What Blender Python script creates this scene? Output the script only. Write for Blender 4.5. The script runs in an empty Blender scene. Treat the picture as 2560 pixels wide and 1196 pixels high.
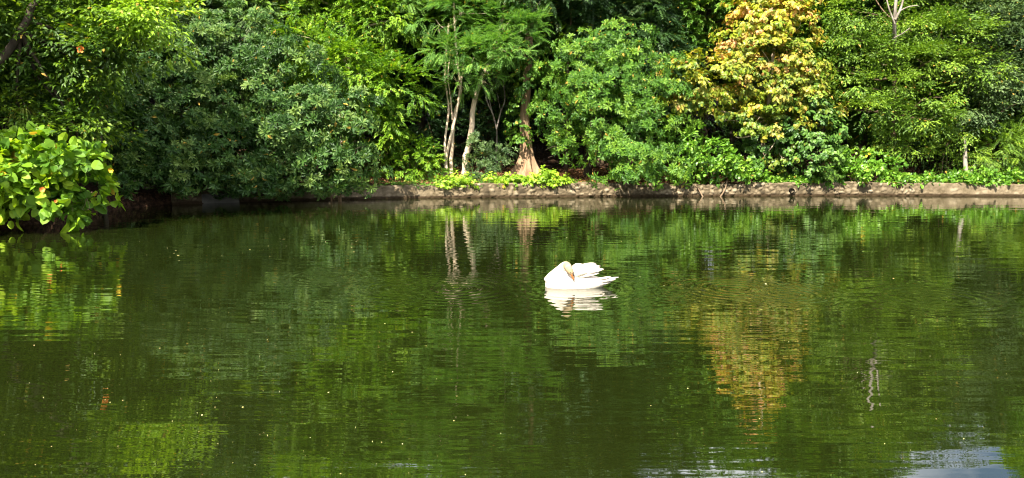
import bpy, bmesh, math, random
import numpy as np
from mathutils import Vector

# ------------------------------------------------------------------ camera, sky, sun, exposure
scene = bpy.context.scene
COL = scene.collection
F, CX, CY = 1900.0, 1280.0, 598.0            # focal length and centre in photo pixels (2560 x 1196)
PITCH = math.radians(7.37)
CAM = np.array([0.0, 0.0, 2.0])

cam_data = bpy.data.cameras.new("camera")
cam = bpy.data.objects.new("camera", cam_data)
COL.objects.link(cam)
cam.location = CAM
cam.rotation_euler = (math.radians(90) - PITCH, 0, 0)
cam_data.sensor_width = 36.0
cam_data.lens = 36.0 * F / 2560.0
cam_data.clip_start = 0.1
cam_data.clip_end = 3000
scene.camera = cam

SUN_EL = math.radians(49)
SUN_AZ = math.radians(-155)                   # compass angle from +Y towards +X: behind the viewer, to the left
sun_dir = Vector((math.sin(SUN_AZ) * math.cos(SUN_EL), math.cos(SUN_AZ) * math.cos(SUN_EL), math.sin(SUN_EL)))
world = bpy.data.worlds.new("World")
scene.world = world
world.use_nodes = True
wn = world.node_tree
wn.nodes.clear()
sky = wn.nodes.new("ShaderNodeTexSky")
sky.sky_type = 'NISHITA'
sky.sun_disc = False
sky.sun_elevation = SUN_EL
sky.sun_rotation = SUN_AZ
sky.air_density = 1.0
sky.dust_density = 1.5
bg = wn.nodes.new("ShaderNodeBackground")
bg.inputs['Strength'].default_value = 0.065
wo = wn.nodes.new("ShaderNodeOutputWorld")
wc = wn.nodes.new("ShaderNodeTexCoord")
wt = wn.nodes.new("ShaderNodeTexNoise"); wt.inputs['Scale'].default_value = 2.6; wt.inputs['Detail'].default_value = 6; wt.inputs['Roughness'].default_value = .55
wn.links.new(wc.outputs['Generated'], wt.inputs['Vector'])
wr_ = wn.nodes.new("ShaderNodeValToRGB"); wr_.color_ramp.elements[0].position = .40; wr_.color_ramp.elements[1].position = .54
wn.links.new(wt.outputs['Fac'], wr_.inputs[0])
wm = wn.nodes.new("ShaderNodeMix"); wm.data_type = 'RGBA'
wm.inputs[7].default_value = (11, 11.3, 11.8, 1)          # white fair-weather cloud
wn.links.new(wr_.outputs[0], wm.inputs[0]); wn.links.new(sky.outputs[0], wm.inputs[6])
wn.links.new(wm.outputs[2], bg.inputs[0])
wn.links.new(bg.outputs[0], wo.inputs[0])
sl = bpy.data.lights.new("sun", 'SUN')
sl.energy = 5.0
sl.angle = math.radians(0.5)
sl.color = (1.0, 0.93, 0.80)
so = bpy.data.objects.new("sun", sl)
COL.objects.link(so)
so.rotation_euler = sun_dir.to_track_quat('Z', 'Y').to_euler()

scene.view_settings.view_transform = 'Standard'
scene.view_settings.look = 'None'
scene.view_settings.exposure = 1.75
scene.view_settings.gamma = 1
cy = scene.cycles
cy.max_bounces = 7
cy.diffuse_bounces = 2
cy.glossy_bounces = 3
cy.transmission_bounces = 3
cy.transparent_max_bounces = 4
cy.use_adaptive_sampling = True
cy.adaptive_threshold = 0.02
cy.use_denoising = True
cy.filter_width = 1.15
cy.caustics_reflective = False
cy.caustics_refractive = False

# ------------------------------------------------------------------ projection helpers (photo pixel + distance -> place)
cp, sp_ = math.cos(PITCH), math.sin(PITCH)
def ray(px, py):
    a, b = (px - CX) / F, -(py - CY) / F
    return np.array([a, cp + b * sp_, -sp_ + b * cp])
def P(px, py, D):
    r = ray(px, py)
    return CAM + r * (D / r[1])
def G(px, py, z=0.0):
    r = ray(px, py)
    return CAM + r * ((z - CAM[2]) / r[2])

# ------------------------------------------------------------------ generic mesh helpers
def tag(o, label=None, cat=None, group=None, kind=None):
    for k, v in (("label", label), ("category", cat), ("group", group), ("kind", kind)):
        if v is not None:
            o[k] = v
    return o
def empty(name, loc):
    o = bpy.data.objects.new(name, None)
    COL.objects.link(o)
    o.location = loc
    o.empty_display_size = 0.2
    return o
def make_mesh(name, V, Q, mat, parent=None, origin=None, attrs=None, smooth=False):
    """V (n,3) world coordinates, Q (m,k) faces of one size or a list of such arrays."""
    V = np.asarray(V, dtype=np.float32)
    Qs = Q if isinstance(Q, list) else [Q]
    Qs = [np.asarray(q, dtype=np.int32) for q in Qs if len(q)]
    if origin is None:
        origin = np.array(parent.location) if parent is not None else np.zeros(3)
    me = bpy.data.meshes.new(name)
    me.vertices.add(len(V))
    me.vertices.foreach_set("co", (V - np.asarray(origin, dtype=np.float32)).ravel())
    loops = np.concatenate([q.ravel() for q in Qs])
    sizes = np.concatenate([np.full(len(q), q.shape[1], dtype=np.int32) for q in Qs])
    starts = np.concatenate([[0], np.cumsum(sizes)[:-1]]).astype(np.int32)
    me.loops.add(len(loops))
    me.loops.foreach_set("vertex_index", loops)
    me.polygons.add(len(sizes))
    me.polygons.foreach_set("loop_start", starts)
    me.polygons.foreach_set("use_smooth", np.full(len(sizes), bool(smooth)))
    me.update(calc_edges=True)
    for k, a in (attrs or {}).items():
        at = me.attributes.new(k, 'FLOAT', 'POINT')
        at.data.foreach_set("value", np.asarray(a, dtype=np.float32))
    me.materials.append(mat)
    o = bpy.data.objects.new(name, me)
    COL.objects.link(o)
    if parent is not None:
        o.parent = parent
    else:
        o.location = origin
    return o
def nrm(a):
    return a / np.maximum(np.linalg.norm(a, axis=-1, keepdims=True), 1e-9)

def tube(points, radii, sides=8, wob=0.0, rng=None, cap=True):
    p = np.asarray(points, float)
    r = np.asarray(radii, float)
    t = np.gradient(p, axis=0)
    t = nrm(t)
    ref = np.array([0.0, 1.0, 0.05]) if abs(t[:, 1]).mean() < 0.8 else np.array([1.0, 0, 0])
    u = nrm(np.cross(t, ref))
    v = np.cross(t, u)
    ang = np.linspace(0, 2 * np.pi, sides, endpoint=False)
    rr = r[:, None] * np.ones(sides)
    if wob and rng is not None:
        rr = rr * (1 + wob * rng.normal(size=rr.shape))
    V = p[:, None] + rr[..., None] * (np.cos(ang)[None, :, None] * u[:, None] + np.sin(ang)[None, :, None] * v[:, None])
    n, Q = len(p), []
    i = np.arange(n - 1)[:, None] * sides
    j = np.arange(sides)[None]
    jn = (j + 1) % sides
    Q = np.stack([i + j, i + jn, i + sides + jn, i + sides + j], -1).reshape(-1, 4)
    return V.reshape(-1, 3), Q
def curve(pts, n=14):
    """Catmull-Rom through the points"""
    p = np.asarray(pts, float)
    if len(p) == 2:
        s = np.linspace(0, 1, n)[:, None]
        return p[0] * (1 - s) + p[1] * s
    q = np.vstack([2 * p[0] - p[1], p, 2 * p[-1] - p[-2]])
    out = []
    k = len(p) - 1
    for s in np.linspace(0, k - 1e-6, n):
        i = int(s)
        f = s - i
        a, b, c, d = q[i], q[i + 1], q[i + 2], q[i + 3]
        out.append(0.5 * (2 * b + (c - a) * f + (2 * a - 5 * b + 4 * c - d) * f * f + (3 * b - a - 3 * c + d) * f ** 3))
    return np.array(out)
def join(parts):
    Vs, Qs, o = [], [], 0
    for V, Q in parts:
        Vs.append(V)
        Qs.append(Q + o)
        o += len(V)
    return np.concatenate(Vs), np.concatenate(Qs)

# ------------------------------------------------------------------ materials
def new_mat(name):
    m = bpy.data.materials.new(name)
    m.use_nodes = True
    nt = m.node_tree
    nt.nodes.clear()
    out = nt.nodes.new("ShaderNodeOutputMaterial")
    return m, nt, nt.nodes, nt.links, out
def ramp(nodes, stops, interp='LINEAR'):
    r = nodes.new("ShaderNodeValToRGB")
    r.color_ramp.interpolation = interp
    e = r.color_ramp.elements
    while len(e) < len(stops):
        e.new(0.5)
    for k, (p, c) in enumerate(stops):
        e[k].position = p
        e[k].color = (*c, 1)
    return r
def leaf_mat(name, c0, c1, c2, rough=0.45, spec=0.4, trans=0.32, flush=None):
    m, nt, N, L, out = new_mat(name)
    at = N.new("ShaderNodeAttribute"); at.attribute_name = "tint"
    r = ramp(N, [(0.1, c0), (0.5, c1), (0.9, c2), (0.97, (.46, .30, .05))])
    L.new(at.outputs['Fac'], r.inputs[0])
    colr = r.outputs[0]
    if flush:
        af = N.new("ShaderNodeAttribute"); af.attribute_name = "flush"
        r2 = ramp(N, flush)
        L.new(at.outputs['Fac'], r2.inputs[0])
        mx = N.new("ShaderNodeMix"); mx.data_type = 'RGBA'
        L.new(af.outputs['Fac'], mx.inputs[0])
        L.new(colr, mx.inputs[6])
        L.new(r2.outputs[0], mx.inputs[7])
        colr = mx.outputs[2]
    p = N.new("ShaderNodeBsdfPrincipled")
    p.inputs['Roughness'].default_value = rough
    p.inputs['Specular IOR Level'].default_value = spec
    L.new(colr, p.inputs['Base Color'])
    tr = N.new("ShaderNodeBsdfTranslucent")
    mul = N.new("ShaderNodeMix"); mul.data_type = 'RGBA'; mul.blend_type = 'MULTIPLY'
    mul.inputs[0].default_value = 1.0
    mul.inputs[7].default_value = (1.5, 1.5, 0.55, 1)
    L.new(colr, mul.inputs[6])
    L.new(mul.outputs[2], tr.inputs[0])
    ms = N.new("ShaderNodeMixShader")
    ms.inputs[0].default_value = trans
    L.new(p.outputs[0], ms.inputs[1])
    L.new(tr.outputs[0], ms.inputs[2])
    L.new(ms.outputs[0], out.inputs[0])
    return m
def bark_mat(name, c0, c1, scale=6.0, bump=0.02, stretch=0.25):
    m, nt, N, L, out = new_mat(name)
    geo = N.new("ShaderNodeNewGeometry")
    mp = N.new("ShaderNodeMapping"); mp.inputs['Scale'].default_value = (1, 1, stretch)
    L.new(geo.outputs['Position'], mp.inputs[0])
    n = N.new("ShaderNodeTexNoise"); n.inputs['Scale'].default_value = scale; n.inputs['Detail'].default_value = 5
    L.new(mp.outputs[0], n.inputs['Vector'])
    r = ramp(N, [(0.3, c0), (0.7, c1)])
    L.new(n.outputs['Fac'], r.inputs[0])
    n2 = N.new("ShaderNodeTexNoise"); n2.inputs['Scale'].default_value = scale * 5; n2.inputs['Detail'].default_value = 3
    L.new(mp.outputs[0], n2.inputs['Vector'])
    b = N.new("ShaderNodeBump"); b.inputs['Distance'].default_value = bump; b.inputs['Strength'].default_value = 0.8
    L.new(n2.outputs['Fac'], b.inputs['Height'])
    p = N.new("ShaderNodeBsdfPrincipled"); p.inputs['Roughness'].default_value = 0.9
    p.inputs['Specular IOR Level'].default_value = 0.15
    L.new(r.outputs[0], p.inputs['Base Color'])
    L.new(b.outputs[0], p.inputs['Normal'])
    L.new(p.outputs[0], out.inputs[0])
    return m
def plain_mat(name, c, rough=0.6, spec=0.3):
    m, nt, N, L, out = new_mat(name)
    geo = N.new("ShaderNodeNewGeometry")
    n = N.new("ShaderNodeTexNoise"); n.inputs['Scale'].default_value = 40
    L.new(geo.outputs['Position'], n.inputs['Vector'])
    r = ramp(N, [(0.3, tuple(x * 0.88 for x in c)), (0.7, tuple(min(1, x * 1.08) for x in c))])
    L.new(n.outputs['Fac'], r.inputs[0])
    p = N.new("ShaderNodeBsdfPrincipled"); p.inputs['Roughness'].default_value = rough
    p.inputs['Specular IOR Level'].default_value = spec
    L.new(r.outputs[0], p.inputs['Base Color'])
    L.new(p.outputs[0], out.inputs[0])
    return m

M = {}
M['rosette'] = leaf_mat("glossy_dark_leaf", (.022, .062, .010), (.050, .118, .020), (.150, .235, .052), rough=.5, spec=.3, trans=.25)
M['bright'] = leaf_mat("bright_green_leaf", (.050, .130, .008), (.120, .245, .012), (.220, .350, .018), rough=.5, trans=.34)
M['mid'] = leaf_mat("mid_green_leaf", (.038, .108, .010), (.078, .185, .016), (.165, .290, .028), rough=.5, spec=.35, trans=.28)
M['midgrey'] = leaf_mat("dull_green_leaf", (.030, .065, .018), (.058, .110, .028), (.110, .175, .050), rough=.5, trans=.25)
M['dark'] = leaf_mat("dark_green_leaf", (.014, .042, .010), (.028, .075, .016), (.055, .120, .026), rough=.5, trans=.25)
M['feather'] = leaf_mat("feathery_leaf", (.060, .150, .025), (.120, .260, .045), (.210, .380, .070), rough=.55, spec=.3, trans=.38)
M['olive'] = leaf_mat("olive_leaf", (.056, .120, .011), (.122, .225, .018), (.215, .335, .026), rough=.5, trans=.3)
M['lime'] = leaf_mat("lime_leaf", (.130, .240, .012), (.230, .380, .018), (.380, .520, .045), rough=.45, trans=.36)
M['round'] = leaf_mat("round_leaf", (.060, .150, .015), (.120, .270, .020), (.220, .380, .040), rough=.4, spec=.5, trans=.33)
M['hibiscus'] = leaf_mat("hibiscus_leaf", (.060, .145, .012), (.150, .285, .015), (.300, .430, .020), rough=.5, spec=.25, trans=.36)
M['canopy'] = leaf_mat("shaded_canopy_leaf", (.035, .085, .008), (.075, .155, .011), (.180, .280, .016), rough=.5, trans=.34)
M['bluegreen'] = leaf_mat("blue_green_leaf", (.034, .092, .014), (.066, .155, .022), (.125, .235, .034), rough=.45, trans=.25)
M['flush'] = leaf_mat("flushing_leaf", (.040, .095, .012), (.100, .180, .018), (.210, .300, .030), rough=.45, trans=.30,
                      flush=[(0.1, (.25, .36, .018)), (0.42, (.44, .42, .028)), (0.64, (.58, .38, .06)), (0.9, (.58, .25, .11))])
M['strap'] = leaf_mat("strap_leaf", (.12, .17, .02), (.24, .27, .04), (.38, .34, .06), rough=.5, trans=.3)
M['dry'] = leaf_mat("dry_leaf", (.16, .07, .03), (.26, .12, .05), (.34, .20, .08), rough=.7, trans=.15)
M['bark'] = bark_mat("brown_bark", (.10, .065, .040), (.24, .17, .11))
M['bark_pale'] = bark_mat("pale_bark", (.42, .31, .20), (.74, .60, .44), scale=9)
M['bark_white'] = bark_mat("white_bark", (.15, .125, .095), (.36, .32, .27), scale=9)
M['bark_dark'] = bark_mat("dark_bark", (.035, .028, .02), (.09, .07, .05))
M['bark_red'] = bark_mat("buttress_bark", (.16, .095, .055), (.40, .27, .16), scale=7, bump=.04, stretch=.12)
M['petal'] = plain_mat("yellow_petal", (.75, .48, .03))
M['petal_orange'] = plain_mat("orange_petal", (.65, .20, .04))

# ------------------------------------------------------------------ pond outline and terrain
bank = [G(px, py)[:2] for px, py in ((0, 571), (110, 562), (280, 529), (420, 513), (600, 505.5), (800, 500.5), (950, 497.5), (1100, 495.5),
                                     (1300, 494), (1500, 492.5), (1800, 491), (2100, 490), (2350, 490.5), (2560, 491.5))]
POND = np.array([(-16, 0.6), (-15.6, 8), (-13.6, 14)] + [tuple(b) for b in bank] + [(23, 27.2), (28, 25), (31, 19), (32, 10), (31, 0.6)])
def pond_sd(x, y):
    """signed distance to the waterline, positive on land"""
    x = np.asarray(x, float); y = np.asarray(y, float)
    d = np.full(x.shape, 1e9)
    inside = np.zeros(x.shape, bool)
    n = len(POND)
    for i in range(n):
        ax, ay = POND[i]; bx, by = POND[(i + 1) % n]
        ex, ey = bx - ax, by - ay
        t = np.clip(((x - ax) * ex + (y - ay) * ey) / (ex * ex + ey * ey), 0, 1)
        d = np.minimum(d, np.hypot(x - ax - t * ex, y - ay - t * ey))
        c = (ay > y) != (by > y)
        xi = ax + (y - ay) / (ey if abs(ey) > 1e-9 else 1e-9) * ex
        inside ^= c & (x < xi)
    return np.where(inside, -d, d)
def sstep(a, b, t):
    t = np.clip((t - a) / (b - a), 0, 1)
    return t * t * (3 - 2 * t)
def ground_z(x, y):
    x = np.asarray(x, float); y = np.asarray(y, float)
    d = pond_sd(x, y)
    land = 0.40 + 0.09 * np.minimum(d, 4) + sstep(4, 14, y) * (0.24 * np.clip(d - 4, 0, 32))
    land = land + 0.05 * np.sin(x * 1.3 + y * 0.7) * np.sin(y * 1.9 - x * 0.4) * sstep(.5, 2, d)
    bed = -0.35 - 0.25 * np.clip(-d, 0, 4)
    return bed + (land - bed) * sstep(0.04, 0.32, d)
def gz(x, y):
    return float(ground_z(np.array([x]), np.array([y]))[0])

def axis(lo, hi, step, far):
    c = np.arange(lo, hi + 1e-6, step)
    g = np.cumsum(step * 1.35 ** np.arange(1, 40))
    g = g[g < far]
    return np.concatenate([lo - g[::-1], c, hi + g])
gx = axis(-22, 34, 0.22, 900)
gy = axis(-2, 44, 0.22, 900)
X, Y = np.meshgrid(gx, gy)
Zt = ground_z(X.ravel(), Y.ravel())
nx, ny = len(gx), len(gy)
ii, jj = np.meshgrid(np.arange(nx - 1), np.arange(ny - 1))
q0 = (jj * nx + ii).ravel()
m, nt, N, L, out = new_mat("forest_floor")
geo = N.new("ShaderNodeNewGeometry")
n1 = N.new("ShaderNodeTexNoise"); n1.inputs['Scale'].default_value = 9; n1.inputs['Detail'].default_value = 6
L.new(geo.outputs['Position'], n1.inputs['Vector'])
r1 = ramp(N, [(0.3, (.012, .008, .005)), (0.5, (.040, .022, .013)), (0.72, (.10, .055, .030))])
L.new(n1.outputs['Fac'], r1.inputs[0])
vb = N.new("ShaderNodeTexVoronoi"); vb.inputs['Scale'].default_value = 14
L.new(geo.outputs['Position'], vb.inputs['Vector'])
bp = N.new("ShaderNodeBump"); bp.inputs['Distance'].default_value = .05
L.new(vb.outputs['Distance'], bp.inputs['Height'])
pr = N.new("ShaderNodeBsdfPrincipled"); pr.inputs['Roughness'].default_value = .95; pr.inputs['Specular IOR Level'].default_value = .1
L.new(r1.outputs[0], pr.inputs['Base Color']); L.new(bp.outputs[0], pr.inputs['Normal']); L.new(pr.outputs[0], out.inputs[0])
M['floor'] = m
tag(make_mesh("ground", np.stack([X.ravel(), Y.ravel(), Zt], -1), np.stack([q0, q0 + 1, q0 + nx + 1, q0 + nx], -1), M['floor'], smooth=True), kind="structure")

# ------------------------------------------------------------------ water
def math_node(N, op, a=None, b=None):
    n = N.new("ShaderNodeMath"); n.operation = op
    for k, v in ((0, a), (1, b)):
        if isinstance(v, (int, float)):
            n.inputs[k].default_value = v
    return n
m, nt, N, L, out = new_mat("pond_water")
geo = N.new("ShaderNodeNewGeometry")
def noise(scale, detail, sx=1.0, sy=1.0, rot=0.0):
    mp = N.new("ShaderNodeMapping"); mp.inputs['Scale'].default_value = (sx, sy, 1); mp.inputs['Rotation'].default_value = (0, 0, rot)
    L.new(geo.outputs['Position'], mp.inputs[0])
    n = N.new("ShaderNodeTexNoise"); n.inputs['Scale'].default_value = scale; n.inputs['Detail'].default_value = detail
    n.inputs['Roughness'].default_value = .5
    L.new(mp.outputs[0], n.inputs['Vector'])
    return n.outputs['Fac']
def mul(a, b):
    n = math_node(N, 'MULTIPLY')
    for k, v in enumerate((a, b)):
        if isinstance(v, (int, float)): n.inputs[k].default_value = v
        else: L.new(v, n.inputs[k])
    return n.outputs[0]
def add(a, b):
    n = math_node(N, 'ADD')
    for k, v in enumerate((a, b)):
        if isinstance(v, (int, float)): n.inputs[k].default_value = v
        else: L.new(v, n.inputs[k])
    return n.outputs[0]
WAVE = 0.5
fine = add(mul(noise(1.0, 1.0, 1.3, 9.0, 0.03), 0.0036 * WAVE), mul(noise(1.0, 1.0, 3.2, 24.0, -0.04), 0.0009 * WAVE))
swell = mul(noise(1.3, 1.0, 0.38, 2.3, -0.06), 0.0105 * WAVE)
patch = noise(0.22, 2.0, 0.7, 1.6)
pr_ = ramp(N, [(0.35, (.25, .25, .25)), (0.62, (1, 1, 1))]); L.new(patch, pr_.inputs[0])
h = add(mul(fine, pr_.outputs[0]), swell)
SWAN = G(1441, 722)
rings = [(SWAN[0], SWAN[1], 34, 1.1, 0.00114), (*G(1140, 722)[:2], 38, .9, 0.00209), (*G(1010, 720)[:2], 40, .8, 0.00171),
         (*G(1840, 722)[:2], 38, .9, 0.00190), (*G(1965, 735)[:2], 44, .6, 0.00171), (*G(2330, 745)[:2], 34, .8, 0.00152), (*G(830, 690)[:2], 44, .6, 0.00152), (*G(1690, 735)[:2], 40, .35, 0.00152)]
for (rx, ry, kf, R, A) in rings:
    vd = N.new("ShaderNodeVectorMath"); vd.operation = 'DISTANCE'; vd.inputs[1].default_value = (rx, ry, 0)
    L.new(geo.outputs['Position'], vd.inputs[0])
    s = math_node(N, 'SINE'); L.new(mul(vd.outputs['Value'], kf), s.inputs[0])
    q = mul(vd.outputs['Value'], 1 / R)
    e = math_node(N, 'EXPONENT'); L.new(mul(mul(q, q), -1.0), e.inputs[0])
    h = add(h, mul(mul(s.outputs[0], e.outputs[0]), A))
bp = N.new("ShaderNodeBump"); bp.inputs['Strength'].default_value = 1.0; bp.inputs['Distance'].default_value = 1.0
L.new(h, bp.inputs['Height'])
pr = N.new("ShaderNodeBsdfPrincipled")
nc = noise(0.35, 3.0)
rc = ramp(N, [(0.3, (.0066, .0098, .0015)), (0.7, (.0094, .0134, .0021))]); L.new(nc, rc.inputs[0])
L.new(rc.outputs[0], pr.inputs['Base Color'])
pr.inputs['Roughness'].default_value = .012
pr.inputs['IOR'].default_value = 2.5
L.new(bp.outputs[0], pr.inputs['Normal']); L.new(pr.outputs[0], out.inputs[0])
M['water'] = m
wv = np.array([(-24, -1, 0), (34, -1, 0), (34, 30, 0), (-24, 30, 0)], float)
tag(make_mesh("water", wv, np.array([[0, 1, 2, 3]]), M['water']), kind="structure")

# ------------------------------------------------------------------ leaves and sprays
def leaf_pts(kind, Ln, W, fold=.25, droop=.15):
    """a leaf lying along +x, upper side +z"""
    if kind == 'lance':
        V = [(0, 0, 0), (.5 * Ln, 0, 0), (Ln, 0, -droop * Ln), (.42 * Ln, W / 2, fold * W), (.42 * Ln, -W / 2, fold * W)]
        Q = [(0, 1, 2, 3), (0, 4, 2, 1)]
    elif kind == 'obov':
        V = [(0, 0, 0), (.6 * Ln, 0, 0), (Ln, 0, -droop * Ln), (.66 * Ln, W / 2, fold * W), (.66 * Ln, -W / 2, fold * W)]
        Q = [(0, 1, 2, 3), (0, 4, 2, 1)]
    else:   # round
        V = [(0, 0, 0), (.5 * Ln, 0, .02 * Ln), (Ln, 0, -droop * Ln),
             (.10 * Ln, .36 * W, fold * W * .6), (.48 * Ln, .5 * W, fold * W), (.84 * Ln, .30 * W, fold * W * .5 - droop * Ln * .6),
             (.10 * Ln, -.36 * W, fold * W * .6), (.48 * Ln, -.5 * W, fold * W), (.84 * Ln, -.30 * W, fold * W * .5 - droop * Ln * .6)]
        Q = [(0, 1, 4, 3), (1, 2, 5, 4), (0, 6, 7, 1), (1, 7, 8, 2)]
    return np.array(V, float), np.array(Q, int)
def rot_to(x, up):
    x = nrm(np.asarray(x, float)); y = nrm(np.cross(up, x)); z = np.cross(x, y)
    return np.stack([x, y, z], 1)           # columns
def spray_set(kind, rng, n=6):
    """templates: list of (leaves, verts, 3) arrays plus the faces of one leaf; twig axis +x, upper side +z"""
    T = []
    for _ in range(n):
        A = []
        if kind == 'rosette':
            k = rng.integers(7, 10)
            for i in range(k):
                a = 2 * np.pi * i / k + rng.normal() * .2
                el = rng.uniform(.10, .75)
                d = np.array([np.sin(el), np.cos(el) * np.cos(a), np.cos(el) * np.sin(a)])
                V, Q = leaf_pts('obov', rng.uniform(.15, .21), rng.uniform(.055, .075))
                A.append(V @ rot_to(d, np.array([1.0, 0, 0.05])).T)
        elif kind == 'spray':
            k = rng.integers(9, 13); l = rng.uniform(.22, .38)
            for i in range(k):
                s = i / (k - 1); side = 1 if i % 2 else -1
                ang = side * rng.uniform(.5, 1.1) * (1 - .6 * s)
                d = np.array([np.cos(ang), np.sin(ang), rng.uniform(-.5, .15)])
                V, Q = leaf_pts('lance', rng.uniform(.11, .16), rng.uniform(.050, .07))
                A.append(V @ rot_to(d, np.array([0, 0, 1.0]) + rng.normal(size=3) * .35).T + np.array([l * s, 0, -.12 * s * s]))
        elif kind == 'round':
            k = rng.integers(6, 9)
            for i in range(k):
                a = rng.uniform(0, 2 * np.pi)
                d = nrm(np.array([rng.uniform(.1, .9), np.cos(a), np.sin(a) * .8]))
                V, Q = leaf_pts('round', rng.uniform(.09, .21), rng.uniform(.08, .16), fold=rng.uniform(.02, .22), droop=rng.uniform(0, .35))
                A.append(V @ rot_to(d + np.array([.3, 0, -.35]), np.array([.75, 0, .6]) + rng.normal(size=3) * .5).T + d * rng.uniform(.04, .16))
        elif kind == 'heart':
            k = rng.integers(7, 11); l = .4
            for i in range(k):
                s = rng.uniform(0, 1)
                d = np.array([rng.uniform(.0, .9), rng.normal() * .7, -rng.uniform(.3, 1.1)])
                V, Q = leaf_pts('round', rng.uniform(.12, .18), rng.uniform(.08, .12), fold=.12)
                A.append(V @ rot_to(d, np.array([.8, 0, .6]) + rng.normal(size=3) * .3).T + np.array([l * s, rng.normal() * .06, .02 + rng.normal() * .03]))
        elif kind == 'frond':
            k = 12; l = rng.uniform(.55, .8)
            for i in range(k):
                s = (i + .6) / k
                for side in (-1, 1):
                    ll = .17 * (1 - .75 * (s - .35) ** 2) * rng.uniform(.85, 1.1)
                    d = np.array([.55, side, -.22 + rng.normal() * .12])
                    V, Q = leaf_pts('lance', ll, .045)
                    A.append(V @ rot_to(d, np.array([0, 0, 1.0]) + rng.normal(size=3) * .15).T + np.array([l * s, 0, -.2 * s * s]))
        elif kind == 'layer':
            k = rng.integers(12, 17)
            for i in range(k):
                a = rng.normal() * .6; rr = rng.uniform(0, .45)
                d = np.array([np.cos(a * 1.6), np.sin(a * 1.6), -rng.uniform(.0, .45)])
                V, Q = leaf_pts('lance', rng.uniform(.09, .14), rng.uniform(.045, .06))
                A.append(V @ rot_to(d, np.array([0, 0, 1.0]) + rng.normal(size=3) * .3).T + np.array([rr * np.cos(a), rr * np.sin(a), -.15 * rr + rng.normal() * .025]))
        T.append(np.array(A))
    return T, Q
_T = {k: spray_set(k, np.random.default_rng(11 + i), 7) for i, k in enumerate(('rosette', 'spray', 'round', 'heart', 'frond', 'layer'))}

def place_sprays(kind, C, Dr, U, S, tint, rng, flush=None):
    """instances of the templates: centres C, twig directions Dr, up vectors U, sizes S -> vertices, faces, attributes"""
    T, Q = _T[kind]
    x = nrm(Dr); y = nrm(np.cross(U, x)); z = np.cross(x, y)
    R = np.stack([x, y, z], 2)
    pick = rng.integers(0, len(T), len(C))
    Vs, Qs, ts, fs, off = [], [], [], [], 0
    for k, t in enumerate(T):
        idx = np.where(pick == k)[0]
        if not len(idx):
            continue
        nl, nv = t.shape[:2]
        v = np.einsum('mij,lj->mli', R[idx], t.reshape(-1, 3)) * S[idx, None, None] + C[idx, None]
        Vs.append(v.reshape(-1, 3))
        base = off + np.arange(len(idx) * nl) * nv
        Qs.append((base[:, None, None] + Q[None]).reshape(-1, 4))
        lt = np.clip(tint[idx, None] + rng.normal(size=(len(idx), nl)) * .16, 0, .9)
        lt = np.where(rng.random(lt.shape) < .010, 1.0, lt)          # a few yellowed leaves
        ts.append(np.repeat(lt.ravel(), nv))
        if flush is not None:
            lf = np.clip(flush[idx, None] + rng.normal(size=(len(idx), nl)) * .16, 0, 1)
            fs.append(np.repeat(lf.ravel(), nv))
        off += len(idx) * nl * nv
    at = {"tint": np.concatenate(ts)}
    if flush is not None:
        at["flush"] = np.concatenate(fs)
    return np.concatenate(Vs), np.concatenate(Qs), at

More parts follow.
